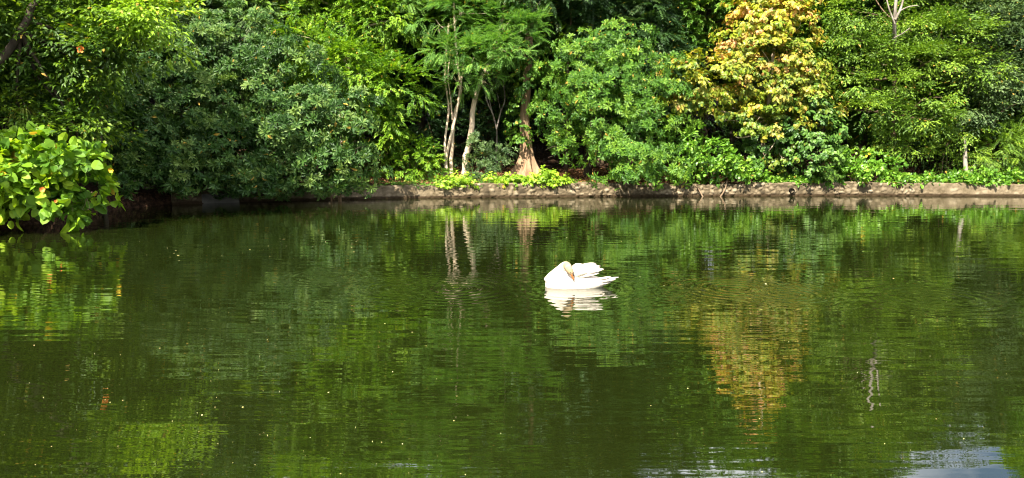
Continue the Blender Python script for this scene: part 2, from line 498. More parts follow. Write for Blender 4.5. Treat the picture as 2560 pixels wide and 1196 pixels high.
def crown_arrays(lobes, kind, rng, dens=2.6, sub=(.32, .62), per=11, size=1.0, inner=.32, droop=.25, flat=.65, flush_fn=None, back=.5, stray=.14):
    """lobes: (centre, radii) ellipsoids. Their surface carries branch-end clumps, each clump a dome of sprays."""
    Cs, Ds, Us, Ss, ts, fl = [], [], [], [], [], []
    for c, r in lobes:
        c = np.asarray(c, float); r = np.asarray(r, float)
        area = 4 * np.pi * (((r[0] * r[1]) ** 1.6 + (r[0] * r[2]) ** 1.6 + (r[1] * r[2]) ** 1.6) / 3) ** (1 / 1.6)
        n = max(5, int(area * dens))
        u = nrm(rng.normal(size=(n * 2, 3)))
        w = np.clip(.62 + .5 * (u @ np.array([-.15, -.75, .45])), back * .5, 1.0)
        u = u[rng.random(len(u)) < w][:n]
        if not len(u):
            continue
        far = np.where(rng.random((len(u), 1)) < stray, rng.uniform(1.06, 1.32, (len(u), 1)), rng.uniform(.70, 1.06, (len(u), 1)))
        cen = c + u * r * far
        nout = nrm(u / r)
        sr = rng.uniform(*sub, len(u)) * min(1.0, .45 + .55 * r.mean())
        st = np.clip(.5 + .20 * rng.normal(size=len(u)), .05, .95)
        k = np.maximum(3, (per * (sr / np.mean(sub)) ** 1.5 * rng.uniform(.6, 1.3, len(u))).astype(int))
        ix = np.repeat(np.arange(len(u)), k)
        v = nrm(nrm(rng.normal(size=(len(ix), 3))) + nout[ix] * .75 + np.array([0, -.1, .55]))
        pos = cen[ix] + v * sr[ix, None] * np.array([1, 1, flat]) * rng.uniform(.45, 1.05, (len(ix), 1))
        Cs.append(pos)
        Ds.append(v * np.array([1, 1, .55]) + nout[ix] * .5 + rng.normal(size=v.shape) * .25 + np.array([0, 0, -droop]))
        Us.append(np.array([0, 0, 1.0]) + nout[ix] * .35 + rng.normal(size=v.shape) * .18)
        Ss.append(rng.uniform(.8, 1.2, len(ix)) * size)
        ts.append(st[ix] + rng.normal(size=len(ix)) * .08)
        if flush_fn is not None:
            fl.append(np.clip(flush_fn(cen[ix]) + rng.normal(size=len(u))[ix] * .20, 0, 1))
        # loose filling inside the lobe
        m_ = int(area * dens * per * inner * .22)
        if m_ > 0:
            ui = nrm(rng.normal(size=(m_, 3)))
            Cs.append(c + ui * r * rng.uniform(.15, .8, (m_, 1)))
            Ds.append(ui + np.array([0, 0, -.1])); Us.append(np.array([0, 0, 1.0]) + rng.normal(size=ui.shape) * .3)
            Ss.append(np.full(m_, size * 1.35)); ts.append(np.clip(.4 + .15 * rng.normal(size=m_), 0, 1))
            if flush_fn is not None:
                fl.append(np.zeros(m_))
    C = np.concatenate(Cs)
    return place_sprays(kind, C, np.concatenate(Ds), np.concatenate(Us), np.concatenate(Ss), np.clip(np.concatenate(ts), 0, 1), rng,
                        np.concatenate(fl) if flush_fn is not None else None)

def lobe(px, py, rx, ry, D, rd=None):
    c = P(px, py, D)
    k = D / F
    a, b = rx * k, ry * k
    return c, np.array([a, rd if rd is not None else .75 * min(a, b) + .3, b])

def limb_paths(root_pt, trunk_pts, lobes, r0, rng, frac=(.45, .95), extra=2):
    """main stem plus limbs into every lobe and finer forks"""
    tp = curve(trunk_pts, 16)
    n = len(tp)
    rad = r0 * (1 - .62 * np.linspace(0, 1, n) ** .9)
    tp2 = tp.copy(); tp2[1:-1] += rng.normal(size=(n - 2, 3)) * r0 * .10
    parts = [tube(tp2, rad, 10, .04, rng)]
    for c, r in lobes:
        d = np.linalg.norm(tp - c, axis=1)
        i = int(np.clip(np.argmin(d + np.maximum(tp[:, 2] - c[2], 0) * 3), int(frac[0] * n), n - 1))
        s = tp[i]
        mid = (s + c) / 2 + np.array([0, 0, -.12 * np.linalg.norm(c - s)]) + rng.normal(size=3) * .12
        cp_ = curve([s, mid, c], 9)
        rr = np.linspace(rad[i] * .55, max(.012, rad[i] * .16), 9)
        parts.append(tube(cp_, rr, 6, .05, rng))
        for _ in range(extra):
            k = rng.integers(4, 8)
            e = c + nrm(rng.normal(size=3)) * r * .8
            cc = curve([cp_[k], (cp_[k] + e) / 2 + rng.normal(size=3) * .1, e], 6)
            parts.append(tube(cc, np.linspace(rr[k] * .6, .008, 6), 5))
    return join(parts)

_seed = [100]
def rng_next():
    _seed[0] += 1
    return np.random.default_rng(_seed[0])

def plant(name, label, cat, base, lobes, kind, mat, trunk=None, r0=.12, bark='bark', stems=0, group=None, parts=('trunk', 'crown'), limbs=True, extra=2, **kw):
    """a tree or shrub: Empty at its foot > woody part, leafy part. base, trunk points: (px, py, D) of the photograph."""
    rng = rng_next()
    b = P(*base)
    b[2] = gz(b[0], b[1]) if pond_sd(np.array([b[0]]), np.array([b[1]]))[0] > .3 else max(b[2], .1)
    root = tag(empty(name, b), label, cat, group)
    lb = [lobe(*l) for l in lobes]
    if trunk is not None:
        tp = [np.append(b[:2], b[2] - .15)] + [P(*t) for t in trunk]
        V, Q = limb_paths(b, tp, lb if limbs else [], r0, rng, extra=extra)
        make_mesh(parts[0], V, Q, M[bark], root, smooth=True)
    elif stems:
        ps = []
        for i in range(stems):
            c, r = lb[i % len(lb)]
            e = c + rng.normal(size=3) * r * .3
            s = b + np.array([rng.normal() * .15, rng.normal() * .12, -.1])
            e[2] = max(e[2], s[2] + .25)
            ps.append(tube(curve([s, (s + e) / 2 + rng.normal(size=3) * .12, e], 8), np.linspace(r0, r0 * .3, 8), 6))
        V, Q = join(ps)
        make_mesh(parts[0], V, Q, M[bark], root, smooth=True)
    V, Q, at = crown_arrays(lb, kind, rng, **kw)
    make_mesh(parts[1], V, Q, M[mat], root, attrs=at)
    return root

SH = ('stem', 'foliage')
TALL = dict(size=1.5, dens=1.2, per=9, sub=(.5, .9))       # parts above the picture, seen in the water only

# ------------------------------------------------------------------ near left tree over the water
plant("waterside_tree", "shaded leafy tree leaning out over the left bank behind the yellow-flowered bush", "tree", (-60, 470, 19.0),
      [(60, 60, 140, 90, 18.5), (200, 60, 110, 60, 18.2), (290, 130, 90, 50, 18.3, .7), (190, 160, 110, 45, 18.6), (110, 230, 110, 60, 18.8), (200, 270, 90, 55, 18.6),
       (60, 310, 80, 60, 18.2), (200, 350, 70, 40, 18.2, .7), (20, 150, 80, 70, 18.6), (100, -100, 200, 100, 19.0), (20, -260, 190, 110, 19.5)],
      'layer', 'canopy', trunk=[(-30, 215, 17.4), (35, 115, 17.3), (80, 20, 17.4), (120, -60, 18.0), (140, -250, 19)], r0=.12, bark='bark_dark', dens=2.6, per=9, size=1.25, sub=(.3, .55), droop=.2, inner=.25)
plant("broadleaf_tree", "sunlit yellow-green tree top jutting out beside the shaded left tree", "tree", (120, 470, 21.0),
      [(360, 35, 90, 40, 18.4, .8), (420, 50, 40, 50, 18.3, .6), (300, 20, 90, 40, 18.6, .8), (400, 110, 55, 22, 18.4, .5), (250, 60, 60, 30, 18.7, .5), (350, -50, 90, 40, 18.8)],
      'layer', 'lime', trunk=[(150, 380, 20.6), (230, 200, 19.8), (330, 60, 18.9)], r0=.09, bark='bark_dark', dens=2.4, per=9, size=1.2, sub=(.3, .5), droop=.1)
plant("broadleaf_tree", "tall tree on the left bank shading the waterside tree and bush", "tree", (-900, 700, 13.6),
      [(-930, -330, 240, 180, 13.4, 1.8), (-830, -560, 250, 180, 14.0, 1.9)],
      'spray', 'canopy', trunk=[(-890, 300, 13.8), (-860, -200, 13.8), (-850, -400, 13.9)], r0=.2, bark='bark', dens=1.1, per=9, size=1.4, inner=.6)
def frond_plant(name, label, cat, base, n, length, width, mat, rng, spread=1.0, droop=.6, group=None, leafy='blade'):
    """arching strap leaves from one foot; returns the thing"""
    b = np.asarray(base, float)
    root = tag(empty(name, b), label, cat, group)
    ps = []
    for i in range(n):
        a = 2 * np.pi * i / n + rng.normal() * .4
        l = length * rng.uniform(.6, 1.1)
        s = np.linspace(0, 1, 7)
        out_ = np.array([np.cos(a), np.sin(a), 0]) * spread * rng.uniform(.4, 1.0)
        pth = b + s[:, None] * out_ * l * .75 + np.array([0, 0, 1.0]) * (l * (s * .9 - droop * 1.3 * s * s))[:, None]
        side = nrm(np.cross(np.gradient(pth, axis=0), np.array([0, 0, 1.0])))
        w = width * np.sin(np.pi * np.clip(s * .85 + .12, 0, 1)) * .5
        up = np.array([0, 0, .004])
        V = np.concatenate([pth - side * w[:, None], pth + up * -1, pth + side * w[:, None]])
        k = np.arange(6)
        Q = np.concatenate([np.stack([k, k + 7, k + 8, k + 1], -1), np.stack([k + 7, k + 14, k + 15, k + 8], -1)])
        ps.append((V, Q))
    V, Q = join(ps)
    t = np.repeat(np.clip(.5 + .25 * rng.normal(size=n), 0, 1), 21)
    make_mesh(leafy, V, Q, M[mat], root, attrs={"tint": t})
    return root
rg = rng_next()
frond_plant("strap_leaf_plant", "yellowing strap-leaved plant hanging among the shaded leaves above the yellow-flowered bush", "plant", P(62, 285, 17.6), 22, .75, .035, 'strap', rg, droop=.95, leafy='foliage')
frond_plant("strap_leaf_plant", "dark green strap-leaved plant hanging at the top of the shaded left tree", "plant", P(28, 45, 17.7), 20, .8, .03, 'bright', rg, droop=1.1, leafy='foliage')

def palm(name, label, base, n, length, mat, rng):
    b = np.asarray(base, float)
    root = tag(empty(name, b), label, "palm")
    ps, tt = [], []
    st = []
    for i in range(n):
        a = 2 * np.pi * i / n + rng.normal() * .25
        l = length * rng.uniform(.8, 1.1)
        s = np.linspace(0, 1, 22)
        o = np.array([np.cos(a), np.sin(a), 0])
        pth = b + np.array([0, 0, 1.0]) * (l * (s * .75 - .85 * s * s))[:, None] + o * (l * .85 * s)[:, None]
        st.append(tube(pth, np.linspace(.016, .004, 22), 4))
        tg = nrm(np.gradient(pth, axis=0)); sd = nrm(np.cross(tg, np.array([0, 0, 1.0])))
        for k in range(2, 22):
            for sg in (-1, 1):
                d = nrm(sd[k] * sg + tg[k] * .6 + np.array([0, 0, -.35]))
                V, Q = leaf_pts('lance', l * .30 * (1.15 - s[k] * .8), .022)
                ps.append((V @ rot_to(d, np.array([0, 0, 1.0])).T + pth[k], Q)); tt.append(rng.uniform(.3, .7))
    V, Q = join(ps)
    make_mesh("frond", V, Q, M[mat], root, attrs={"tint": np.repeat(tt, 5)})
    gb = gz(b[0], b[1])
    st.append(tube(curve([np.array([b[0], b[1], gb - .1]), b], 8), np.linspace(.07, .05, 8), 8))
    V, Q = join(st)
    make_mesh("trunk", V, Q, M['bark_dark'], root, smooth=True)
    return root
palm("young_palm", "dark young palm with drooping fronds between the left tree and the rosette-leaved tree", P(240, 190, 21.5), 11, 1.5, 'dark', rg)

# hibiscus bush on the left bank
hb = plant("hibiscus_bush", "large round-leaved bush with yellow flowers spilling over the water at the left bank", "bush", (-20, 500, 18.2),
      [(20, 455, 80, 65, 16.6, .6), (110, 440, 80, 70, 16.9, .6), (195, 440, 70, 55, 17.3, .6), (60, 500, 70, 40, 16.6, .5), (225, 480, 50, 40, 17.5, .4),
       (130, 500, 80, 40, 16.9, .5), (30, 410, 60, 40, 17.0, .6), (-60, 440, 80, 110, 16.6, .8)],
      'round', 'hibiscus', stems=9, r0=.03, parts=SH, dens=2.8, per=5, size=1.3, sub=(.25, .5), inner=.4, droop=.2)
def flower(parent, p, r, mat, rng, name="flower"):
    ps = []
    d0 = nrm(np.array([.2, -.9, .25]) + rng.normal(size=3) * .3)
    R = rot_to(d0, np.array([0, 0, 1.0]))
    for i in range(5):
        a = 2 * np.pi * i / 5 + rng.uniform(0, .3)
        d = np.array([.45, np.cos(a), np.sin(a)])
        V, Q = leaf_pts('round', r, r * .95, fold=.15, droop=-.1)
        ps.append(((V @ rot_to(d, np.array([1.0, 0, 0])).T) @ R.T + p, Q))
    V, Q = join(ps)
    return make_mesh(name, V, Q, M[mat], parent)
for (px, py, D, mt, rr) in [(236, 416, 16.75, 'petal', .075), (279, 425, 16.95, 'petal', .075), (106, 475, 16.1, 'petal_orange', .07), (5, 437, 15.9, 'petal', .09),
                            (140, 505, 16.3, 'petal_orange', .05)]:
    flower(hb, P(px, py, D), rr, mt, rg)
tag(flower(None, P(203, 125, 17.2), .10, 'petal_orange', rg, "withered_leaf"), "single orange withered leaf hanging in the shaded left tree", "leaf")
# hanging bare twigs under the bush
ps = []
for i in range(9):
    s = P(rg.uniform(170, 220), rg.uniform(495, 505), 16.9)
    e = s + np.array([rg.uniform(-.5, .2), rg.uniform(-.2, .2), -rg.uniform(.1, .3)])
    ps.append(tube(curve([s, (s + e) / 2 + rg.normal(size=3) * .05, e], 6), np.linspace(.008, .003, 6), 4))
V, Q = join(ps)
tag(make_mesh("bare_twigs", V, Q, M['bark'], origin=P(195, 505, 16.9)), "bare brown twigs hanging over the water under the yellow-flowered bush", "twigs", kind="thing")

# ------------------------------------------------------------------ rosette-leaved trees
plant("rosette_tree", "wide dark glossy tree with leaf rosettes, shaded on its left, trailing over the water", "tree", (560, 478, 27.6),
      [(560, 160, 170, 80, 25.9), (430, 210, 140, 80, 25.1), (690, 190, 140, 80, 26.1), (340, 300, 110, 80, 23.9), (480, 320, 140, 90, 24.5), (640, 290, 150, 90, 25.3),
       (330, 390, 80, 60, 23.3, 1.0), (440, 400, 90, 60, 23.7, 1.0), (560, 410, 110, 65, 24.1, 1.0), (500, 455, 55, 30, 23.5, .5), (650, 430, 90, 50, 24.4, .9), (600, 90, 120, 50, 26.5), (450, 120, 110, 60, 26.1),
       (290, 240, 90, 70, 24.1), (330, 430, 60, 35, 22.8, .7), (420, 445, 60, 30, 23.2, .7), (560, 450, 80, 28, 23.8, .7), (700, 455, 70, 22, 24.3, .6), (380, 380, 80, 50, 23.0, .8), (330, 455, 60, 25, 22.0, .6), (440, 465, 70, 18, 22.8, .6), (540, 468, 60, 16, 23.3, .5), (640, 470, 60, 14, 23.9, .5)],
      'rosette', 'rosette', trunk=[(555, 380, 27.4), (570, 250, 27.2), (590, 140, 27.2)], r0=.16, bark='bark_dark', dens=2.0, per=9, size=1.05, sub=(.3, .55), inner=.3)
plant("rosette_tree", "sunlit rosette-leaved tree in front, pale leaf clusters reaching down to the water", "tree", (850, 476, 27.2),
      [(830, 310, 110, 70, 24.8), (740, 370, 100, 80, 24.6), (870, 390, 90, 75, 24.6), (790, 430, 120, 50, 24.4, .8), (900, 445, 55, 35, 24.6, .5), (690, 440, 60, 40, 24.4, .6),
       (760, 280, 90, 60, 25.4)],
      'rosette', 'rosette', trunk=[(845, 420, 27.0), (830, 330, 26.6), (820, 300, 26.4)], r0=.10, bark='bark_dark', dens=2.5, per=8, size=1.15, sub=(.3, .52), inner=.3)
ps = []
for (x0, y0, x1, y1) in ((838, 430, 848, 502), (826, 455, 829, 500), (846, 440, 852, 501)):
    a, b = P(x0, y0, 25.0), P(x1, y1, 25.2)
    b[2] = -.1
    ps.append(tube(curve([a, (a + b) / 2 + rg.normal(size=3) * .03, b], 8), np.linspace(.02, .03, 8), 6))
V, Q = join(ps)
tag(make_mesh("prop_roots", V, Q, M['bark_red'], origin=P(845, 470, 25.1)), "thin reddish prop stems dropping into the water under the sunlit rosette tree", "roots", kind="thing")

# ------------------------------------------------------------------ bright trees behind
plant("broadleaf_tree", "bright yellow-green tree with drooping leaves between the rosette trees and the slender trunks", "tree", (880, 455, 29.6),
      [(900, 200, 120, 60, 28.2), (990, 225, 75, 55, 28.0), (800, 130, 110, 60, 28.8), (930, 280, 90, 40, 28.2), (870, 170, 100, 50, 28.4), (960, 330, 70, 60, 28.8), (900, 350, 70, 50, 29.0)],
      'spray', 'bright', trunk=[(878, 330, 29.5), (872, 180, 29.4), (868, 120, 29.4)], r0=.17, bark='bark_pale', dens=2.8, per=10)
plant("broadleaf_tree", "tall green tree with spotty orange leaves above the bright drooping tree", "tree", (860, 440, 31.5),
      [(880, 40, 130, 60, 30.2), (980, 50, 80, 70, 30.0), (780, 40, 90, 55, 30.6), (760, -20, 120, 60, 31), (930, -40, 140, 70, 30.6), (870, -170, 190, 110, 31.5), (980, -300, 150, 110, 31.5), (800, -290, 110, 90, 32)],
      'spray', 'bright', trunk=[(858, 250, 31.3), (868, 60, 31.2), (880, -150, 31.4)], r0=.24, bark='bark_pale', dens=2.3, per=10)
plant("broadleaf_tree", "dull green tree with drooping leaves above the wide rosette tree", "tree", (560, 430, 32.0),
      [(520, 30, 110, 60, 30.6), (620, 60, 90, 55, 30.4), (680, 20, 80, 50, 30.8), (560, 110, 120, 40, 30.6), (690, 100, 70, 40, 30.6), (470, 60, 70, 70, 30.2), (540, -70, 150, 60, 31.0), (470, -200, 130, 110, 31), (680, -60, 50, 40, 31), (420, -310, 120, 90, 31.5)],
      'spray', 'midgrey', trunk=[(560, 250, 31.9), (570, 60, 31.8), (540, -60, 31.8)], r0=.2, bark='bark', dens=2.3, per=10)
plant("bank_shrub", "low bright green shrub on the wall left of the slender trunks", "shrub", (1030, 470, 28.9),
      [(1000, 430, 60, 40, 28.4, .6), (1060, 410, 55, 50, 28.4, .7), (1040, 375, 50, 30, 28.9, .7), (1090, 440, 35, 28, 28.3, .4), (990, 385, 50, 35, 29.2, .6)],
      'spray', 'bright', stems=7, r0=.025, parts=SH, dens=3.4, per=9, size=.85, sub=(.25, .42))

# ------------------------------------------------------------------ feathery trees with slender trunks
ft = plant("feathery_tree", "feathery light green tree on a clump of slender pale trunks by the wall", "tree", (1130, 452, 29.0),
      [(1125, 130, 60, 35, 28.2, .8), (1185, 145, 40, 50, 28.2, .6), (1130, 180, 50, 25, 28.3, .6), (1090, 50, 70, 50, 29.5), (1160, 30, 70, 45, 29.0), (1150, 210, 30, 25, 28.3, .4), (1060, -60, 110, 70, 30), (1170, -90, 100, 70, 29.5), (1080, -210, 130, 90, 30), (1180, -310, 110, 80, 30)],
      'frond', 'feather', trunk=[(1128, 400, 29.0), (1135, 300, 29.0), (1152, 225, 28.9), (1140, 120, 28.9), (1130, -80, 29.4)], r0=.085, bark='bark_pale', dens=2.3, per=13, size=.62, droop=.1, flat=.35, inner=.2, sub=(.25, .5))
ps = []
for pts, ra in (([(1112, 450, 28.9), (1118, 380, 28.9), (1135, 310, 28.85), (1148, 240, 28.8), (1160, 150, 28.8)], .062),
                ([(1120, 448, 28.85), (1112, 360, 28.9), (1122, 270, 29), (1112, 190, 29), (1122, 60, 29)], .048),
                ([(1131, 300, 28.9), (1126, 240, 29.0), (1120, 190, 29), (1128, 120, 29)], .03)):
    w = [P(*p) for p in pts]
    c = curve(w, 14)
    ps.append(tube(c, np.linspace(ra, ra * .55, 14), 8, .05, rg))
V, Q = join(ps)
make_mesh("trunk", V, Q, M['bark_pale'], ft, smooth=True)
plant("feathery_tree", "feathery green tree on a single leaning orange-brown trunk behind the dark shrub", "tree", (1158, 450, 29.3),
      [(1240, 120, 50, 45, 28.6, .8), (1290, 110, 55, 50, 28.6, .8), (1200, 200, 35, 25, 28.7, .5), (1220, 170, 45, 30, 28.8, .6), (1320, 70, 45, 30, 28.6, .6), (1260, 60, 60, 40, 29.0), (1350, 20, 70, 30, 29.0), (1260, -20, 100, 60, 29.8), (1310, -160, 130, 90, 30), (1250, -310, 120, 90, 30)],
      'frond', 'feather', trunk=[(1168, 380, 29.2), (1180, 310, 29.2), (1186, 250, 29.2), (1215, 175, 29.2), (1245, 100, 29.2), (1258, 30, 29.3)], r0=.13, bark='bark_pale', dens=2.3, per=13, size=.62, droop=.1, flat=.35, inner=.2, sub=(.25, .5))
# pale forked sapling in the dark gap
sp = tag(empty("forked_sapling", P(1241, 378, 31.0)), "thin whitish forked sapling standing in the dark gap between the trunks", "sapling")
ps = []
for pts, ra in (([(1241, 425, 31), (1242, 378, 31), (1242, 320, 31)], .05), ([(1242, 325, 31), (1232, 285, 31), (1218, 255, 31), (1212, 210, 31), (1220, 150, 31)], .032), ([(1242, 322, 31), (1252, 280, 31), (1262, 250, 31), (1258, 200, 31)], .034),
                ([(1233, 290, 31), (1222, 240, 31), (1226, 200, 31)], .018), ([(1252, 280, 31), (1244, 240, 31), (1240, 215, 31)], .018)):
    c = curve([P(*p) for p in pts], 10)
    ps.append(tube(c, np.linspace(ra, ra * .6, 10), 7, .04, rg))
V, Q = join(ps)
make_mesh("trunk", V, Q, M['bark_white'], sp, smooth=True)
V, Q, at = crown_arrays([lobe(1215, 195, 30, 25, 31, .4), lobe(1260, 215, 28, 25, 31, .4), lobe(1238, 170, 40, 25, 31.2, .5)], 'spray', rng_next(), dens=2.2, per=7, sub=(.2, .35))
make_mesh("crown", V, Q, M['midgrey'], sp, attrs=at)

# buttressed tree
bt = tag(empty("buttressed_tree", np.array([*P(1318, 440, 29.2)[:2], .5])), "tall buttressed tree with a broad orange-brown flared trunk beside the lime ground cover", "tree")
b0 = P(1318, 446, 29.2)
tpts = curve([np.array([b0[0], b0[1], .35]), P(1316, 380, 29.3), P(1312, 300, 29.3), P(1318, 200, 29.3), P(1322, 100, 29.3), P(1330, -40, 29.4), P(1335, -260, 29.6)], 60)
sides = 56
zz = tpts[:, 2]
ang = np.linspace(0, 2 * np.pi, sides, endpoint=False)
rb = np.interp(zz, [.3, .6, 1.0, 1.6, 2.5, 5, 12], [.40, .33, .26, .205, .17, .15, .10])
dirs = [(-2.85, 1.05), (-1.75, .6), (-1.2, .45), (-.25, .8), (.8, .9), (2.1, .9), (-2.2, .5)]
RR = np.repeat(rb[:, None], sides, 1)
for a0, amp in dirs:
    dv = np.angle(np.exp(1j * (ang - a0)))
    wid = .20
    RR += amp * np.exp(-np.maximum(zz - .5, 0) / .34)[:, None] * np.exp(-(dv / wid) ** 2)[None]
    RR += .035 * amp * np.exp(-(dv / .3) ** 2)[None] * np.exp(-np.maximum(zz - .42, 0) / 2.5)[:, None]
RR *= 1 + .035 * np.sin(ang * 5 + zz[:, None] * 1.7) + .02 * np.sin(ang * 11 - zz[:, None] * .9)
V = tpts[:, None] + RR[..., None] * np.stack([np.cos(ang), np.sin(ang), np.zeros(sides)], -1)[None]
i = np.arange(59)[:, None] * sides; j = np.arange(sides)[None]; jn = (j + 1) % sides
Q = np.stack([i + j, i + jn, i + sides + jn, i + sides + j], -1).reshape(-1, 4)
make_mesh("trunk", V.reshape(-1, 3), Q, M['bark_red'], bt, smooth=True)
rng = rng_next()
iv = [lobe(1300, 300, 16, 70, 29.0, .25), lobe(1318, 200, 18, 60, 29.0, .25), lobe(1335, 130, 22, 50, 29.0, .25), lobe(1306, 352, 10, 14, 28.9, .15)]
V, Q, at = crown_arrays(iv, 'heart', rng, dens=8, per=6, sub=(.15, .28), size=.7, inner=.1)
make_mesh("climbing_leaves", V, Q, M['mid'], bt, attrs=at)
V, Q, at = crown_arrays([lobe(1340, -40, 90, 50, 29.6), lobe(1420, -100, 120, 80, 30), lobe(1330, -190, 150, 90, 29.6), lobe(1430, -260, 150, 90, 30.4), lobe(1360, -350, 140, 80, 30)], 'spray', rng, dens=1.6, per=9, size=1.2, sub=(.4, .7))
make_mesh("crown", V, Q, M['dark'], bt, attrs=at)

plant("bank_shrub", "rounded dark green shrub between the leaning trunk and the buttressed trunk", "shrub", (1215, 458, 28.7),
      [(1215, 420, 45, 40, 28.4, .7), (1195, 375, 28, 32, 28.6, .5), (1255, 405, 32, 32, 28.6, .5), (1195, 450, 32, 20, 28.2, .4), (1240, 440, 32, 22, 28.3, .4)],
      'rosette', 'midgrey', stems=6, r0=.025, parts=SH, dens=4.2, per=8, size=.7, sub=(.22, .36))

# ------------------------------------------------------------------ big green tree right of the buttress
plant("broadleaf_tree", "big dense mid-green tree sweeping down to the wall right of the buttressed trunk", "tree", (1470, 452, 29.8),
      [(1480, 150, 100, 55, 28.4), (1580, 190, 90, 70, 28.2), (1420, 220, 70, 60, 28.2), (1520, 260, 110, 70, 27.8), (1640, 280, 80, 70, 28.0), (1390, 300, 50, 60, 28.4, .9), (1450, 340, 75, 45, 28.0, .9),
       (1560, 350, 90, 55, 27.6), (1640, 370, 70, 50, 27.8), (1400, 385, 50, 30, 28.2, .7), (1580, 400, 85, 40, 26.9, 1.0), (1530, 395, 50, 30, 27.4, .6), (1670, 420, 55, 32, 26.9, .9), (1600, 440, 80, 22, 26.6, .7), (1560, 110, 70, 45, 28.8)],
      'rosette', 'mid', trunk=[(1468, 380, 29.8), (1490, 270, 29.6), (1510, 180, 29.4)], r0=.18, bark='bark_dark', dens=2.2, per=9, size=.95, sub=(.3, .6), inner=.3)
plant("broadleaf_tree", "dark fine-leaved tree rising behind the big mid-green tree", "tree", (1500, 430, 32.5),
      [(1450, 60, 90, 60, 31.4), (1560, 60, 90, 60, 31.2), (1640, 110, 50, 70, 31.0), (1500, -20, 120, 60, 31.6), (1610, -10, 90, 60, 31.4), (1670, 200, 35, 70, 30.6), (1540, -150, 150, 90, 32), (1600, -270, 130, 90, 32), (1480, -330, 110, 80, 32)],
      'frond', 'dark', trunk=[(1500, 250, 32.4), (1530, 50, 32.2), (1550, -150, 32.3)], r0=.2, bark='bark', dens=2.2, per=9, size=1.1, flat=.5)
plant("thin_tree", "thin bare grey stem with a light tuft standing in front of the dark fine-leaved tree", "tree", (1415, 440, 30.6),
      [(1405, 95, 22, 16, 30.4, .3), (1438, 100, 22, 14, 30.4, .3)], 'spray', 'bright', trunk=[(1418, 300, 30.6), (1420, 150, 30.6), (1427, 60, 30.6), (1426, -60, 30.6)], r0=.06, bark='bark', dens=3, per=6, sub=(.2, .3), limbs=False)
plant("bank_shrub", "bright round-leaved shrub on the wall left of the drain hole", "shrub", (1740, 462, 28.7),
      [(1720, 350, 45, 38, 28.2, .7), (1770, 390, 50, 35, 28.0, .7), (1715, 410, 40, 45, 27.9, .6), (1830, 425, 55, 28, 28.1, .6), (1770, 440, 50, 28, 27.8, .5), (1870, 445, 35, 16, 28.1, .3), (1700, 455, 25, 18, 27.7, .3)],
      'round', 'round', stems=8, r0=.03, parts=SH, dens=3.6, per=7, size=.8, sub=(.25, .4))

# ------------------------------------------------------------------ tree with yellow and pink young leaves
z_top, z_mid = P(1930, 0, 29.5)[2], P(1930, 230, 29)[2]
x_left = P(1860, 200, 29)[0]
def flushing(c):
    hgt = (c[:, 2] - z_mid) / (z_top - z_mid)
    return np.clip(.40 + .58 * hgt - .05 * np.clip(x_left - c[:, 0], 0, 2), 0, 1)
plant("flushing_tree", "pointed tree flushed with yellow and pink young leaves above the drain hole", "tree", (1908, 455, 29.8),
      [(1935, 30, 55, 45, 29.2, 1.0), (1900, 70, 75, 50, 29.0), (1975, 80, 45, 60, 29.2), (1838, 120, 42, 30, 29.0), (1920, 150, 100, 60, 28.8), (1998, 190, 38, 80, 28.8), (1760, 200, 85, 45, 28.2), (1850, 210, 70, 40, 28.5), (1735, 250, 65, 40, 28.1), (1830, 270, 70, 30, 28.5), (1930, 240, 80, 50, 28.5), (2030, 280, 40, 40, 28.5, .8),
       (1880, 310, 50, 30, 28.6, .8), (1960, 330, 45, 50, 28.5, .7), (1955, 395, 35, 18, 28.3, .4), (1940, -50, 40, 40, 29.3, .8), (1950, -120, 22, 40, 29.4, .6), (1900, 10, 50, 40, 29.2, .8)],
      'heart', 'flush', trunk=[(1905, 400, 29.6), (1912, 330, 29.5), (1925, 220, 29.4), (1940, 60, 29.4), (1945, -60, 29.4)], r0=.11, bark='bark_pale', dens=2.3, per=9, size=.92, sub=(.26, .48), inner=.2, flush_fn=flushing, droop=.3)
plant("bank_shrub", "blue-green shrub with drooping leaves under the right side of the flushing tree", "shrub", (2000, 455, 29.0),
      [(2000, 290, 50, 35, 28.3, .7), (2030, 340, 50, 40, 28.2, .8), (2050, 395, 45, 35, 28.2, .7), (1990, 350, 40, 35, 28.4, .6), (2010, 420, 50, 25, 28.3, .6), (1900, 360, 40, 30, 29.2, .6), (1870, 400, 30, 25, 29.0, .5)],
      'heart', 'bluegreen', stems=7, r0=.03, parts=SH, dens=3.2, per=8, size=.9, sub=(.25, .42))
plant("broadleaf_tree", "green tree with hanging leaf sprays behind the left of the flushing tree", "tree", (1760, 430, 32.5),
      [(1760, 50, 70, 35, 31.0), (1830, 20, 60, 40, 31.0), (1720, 20, 60, 40, 31.2), (1780, 110, 50, 30, 31.0), (1700, 120, 35, 60, 31.2), (1770, -60, 120, 60, 31.6), (1850, -140, 110, 80, 32), (1720, -170, 120, 90, 32), (1790, -240, 100, 60, 32)],
      'spray', 'mid', trunk=[(1762, 250, 32.4), (1770, 60, 32.3), (1790, -120, 32.3)], r0=.18, bark='bark_dark', dens=2.3, per=9, size=1.15)

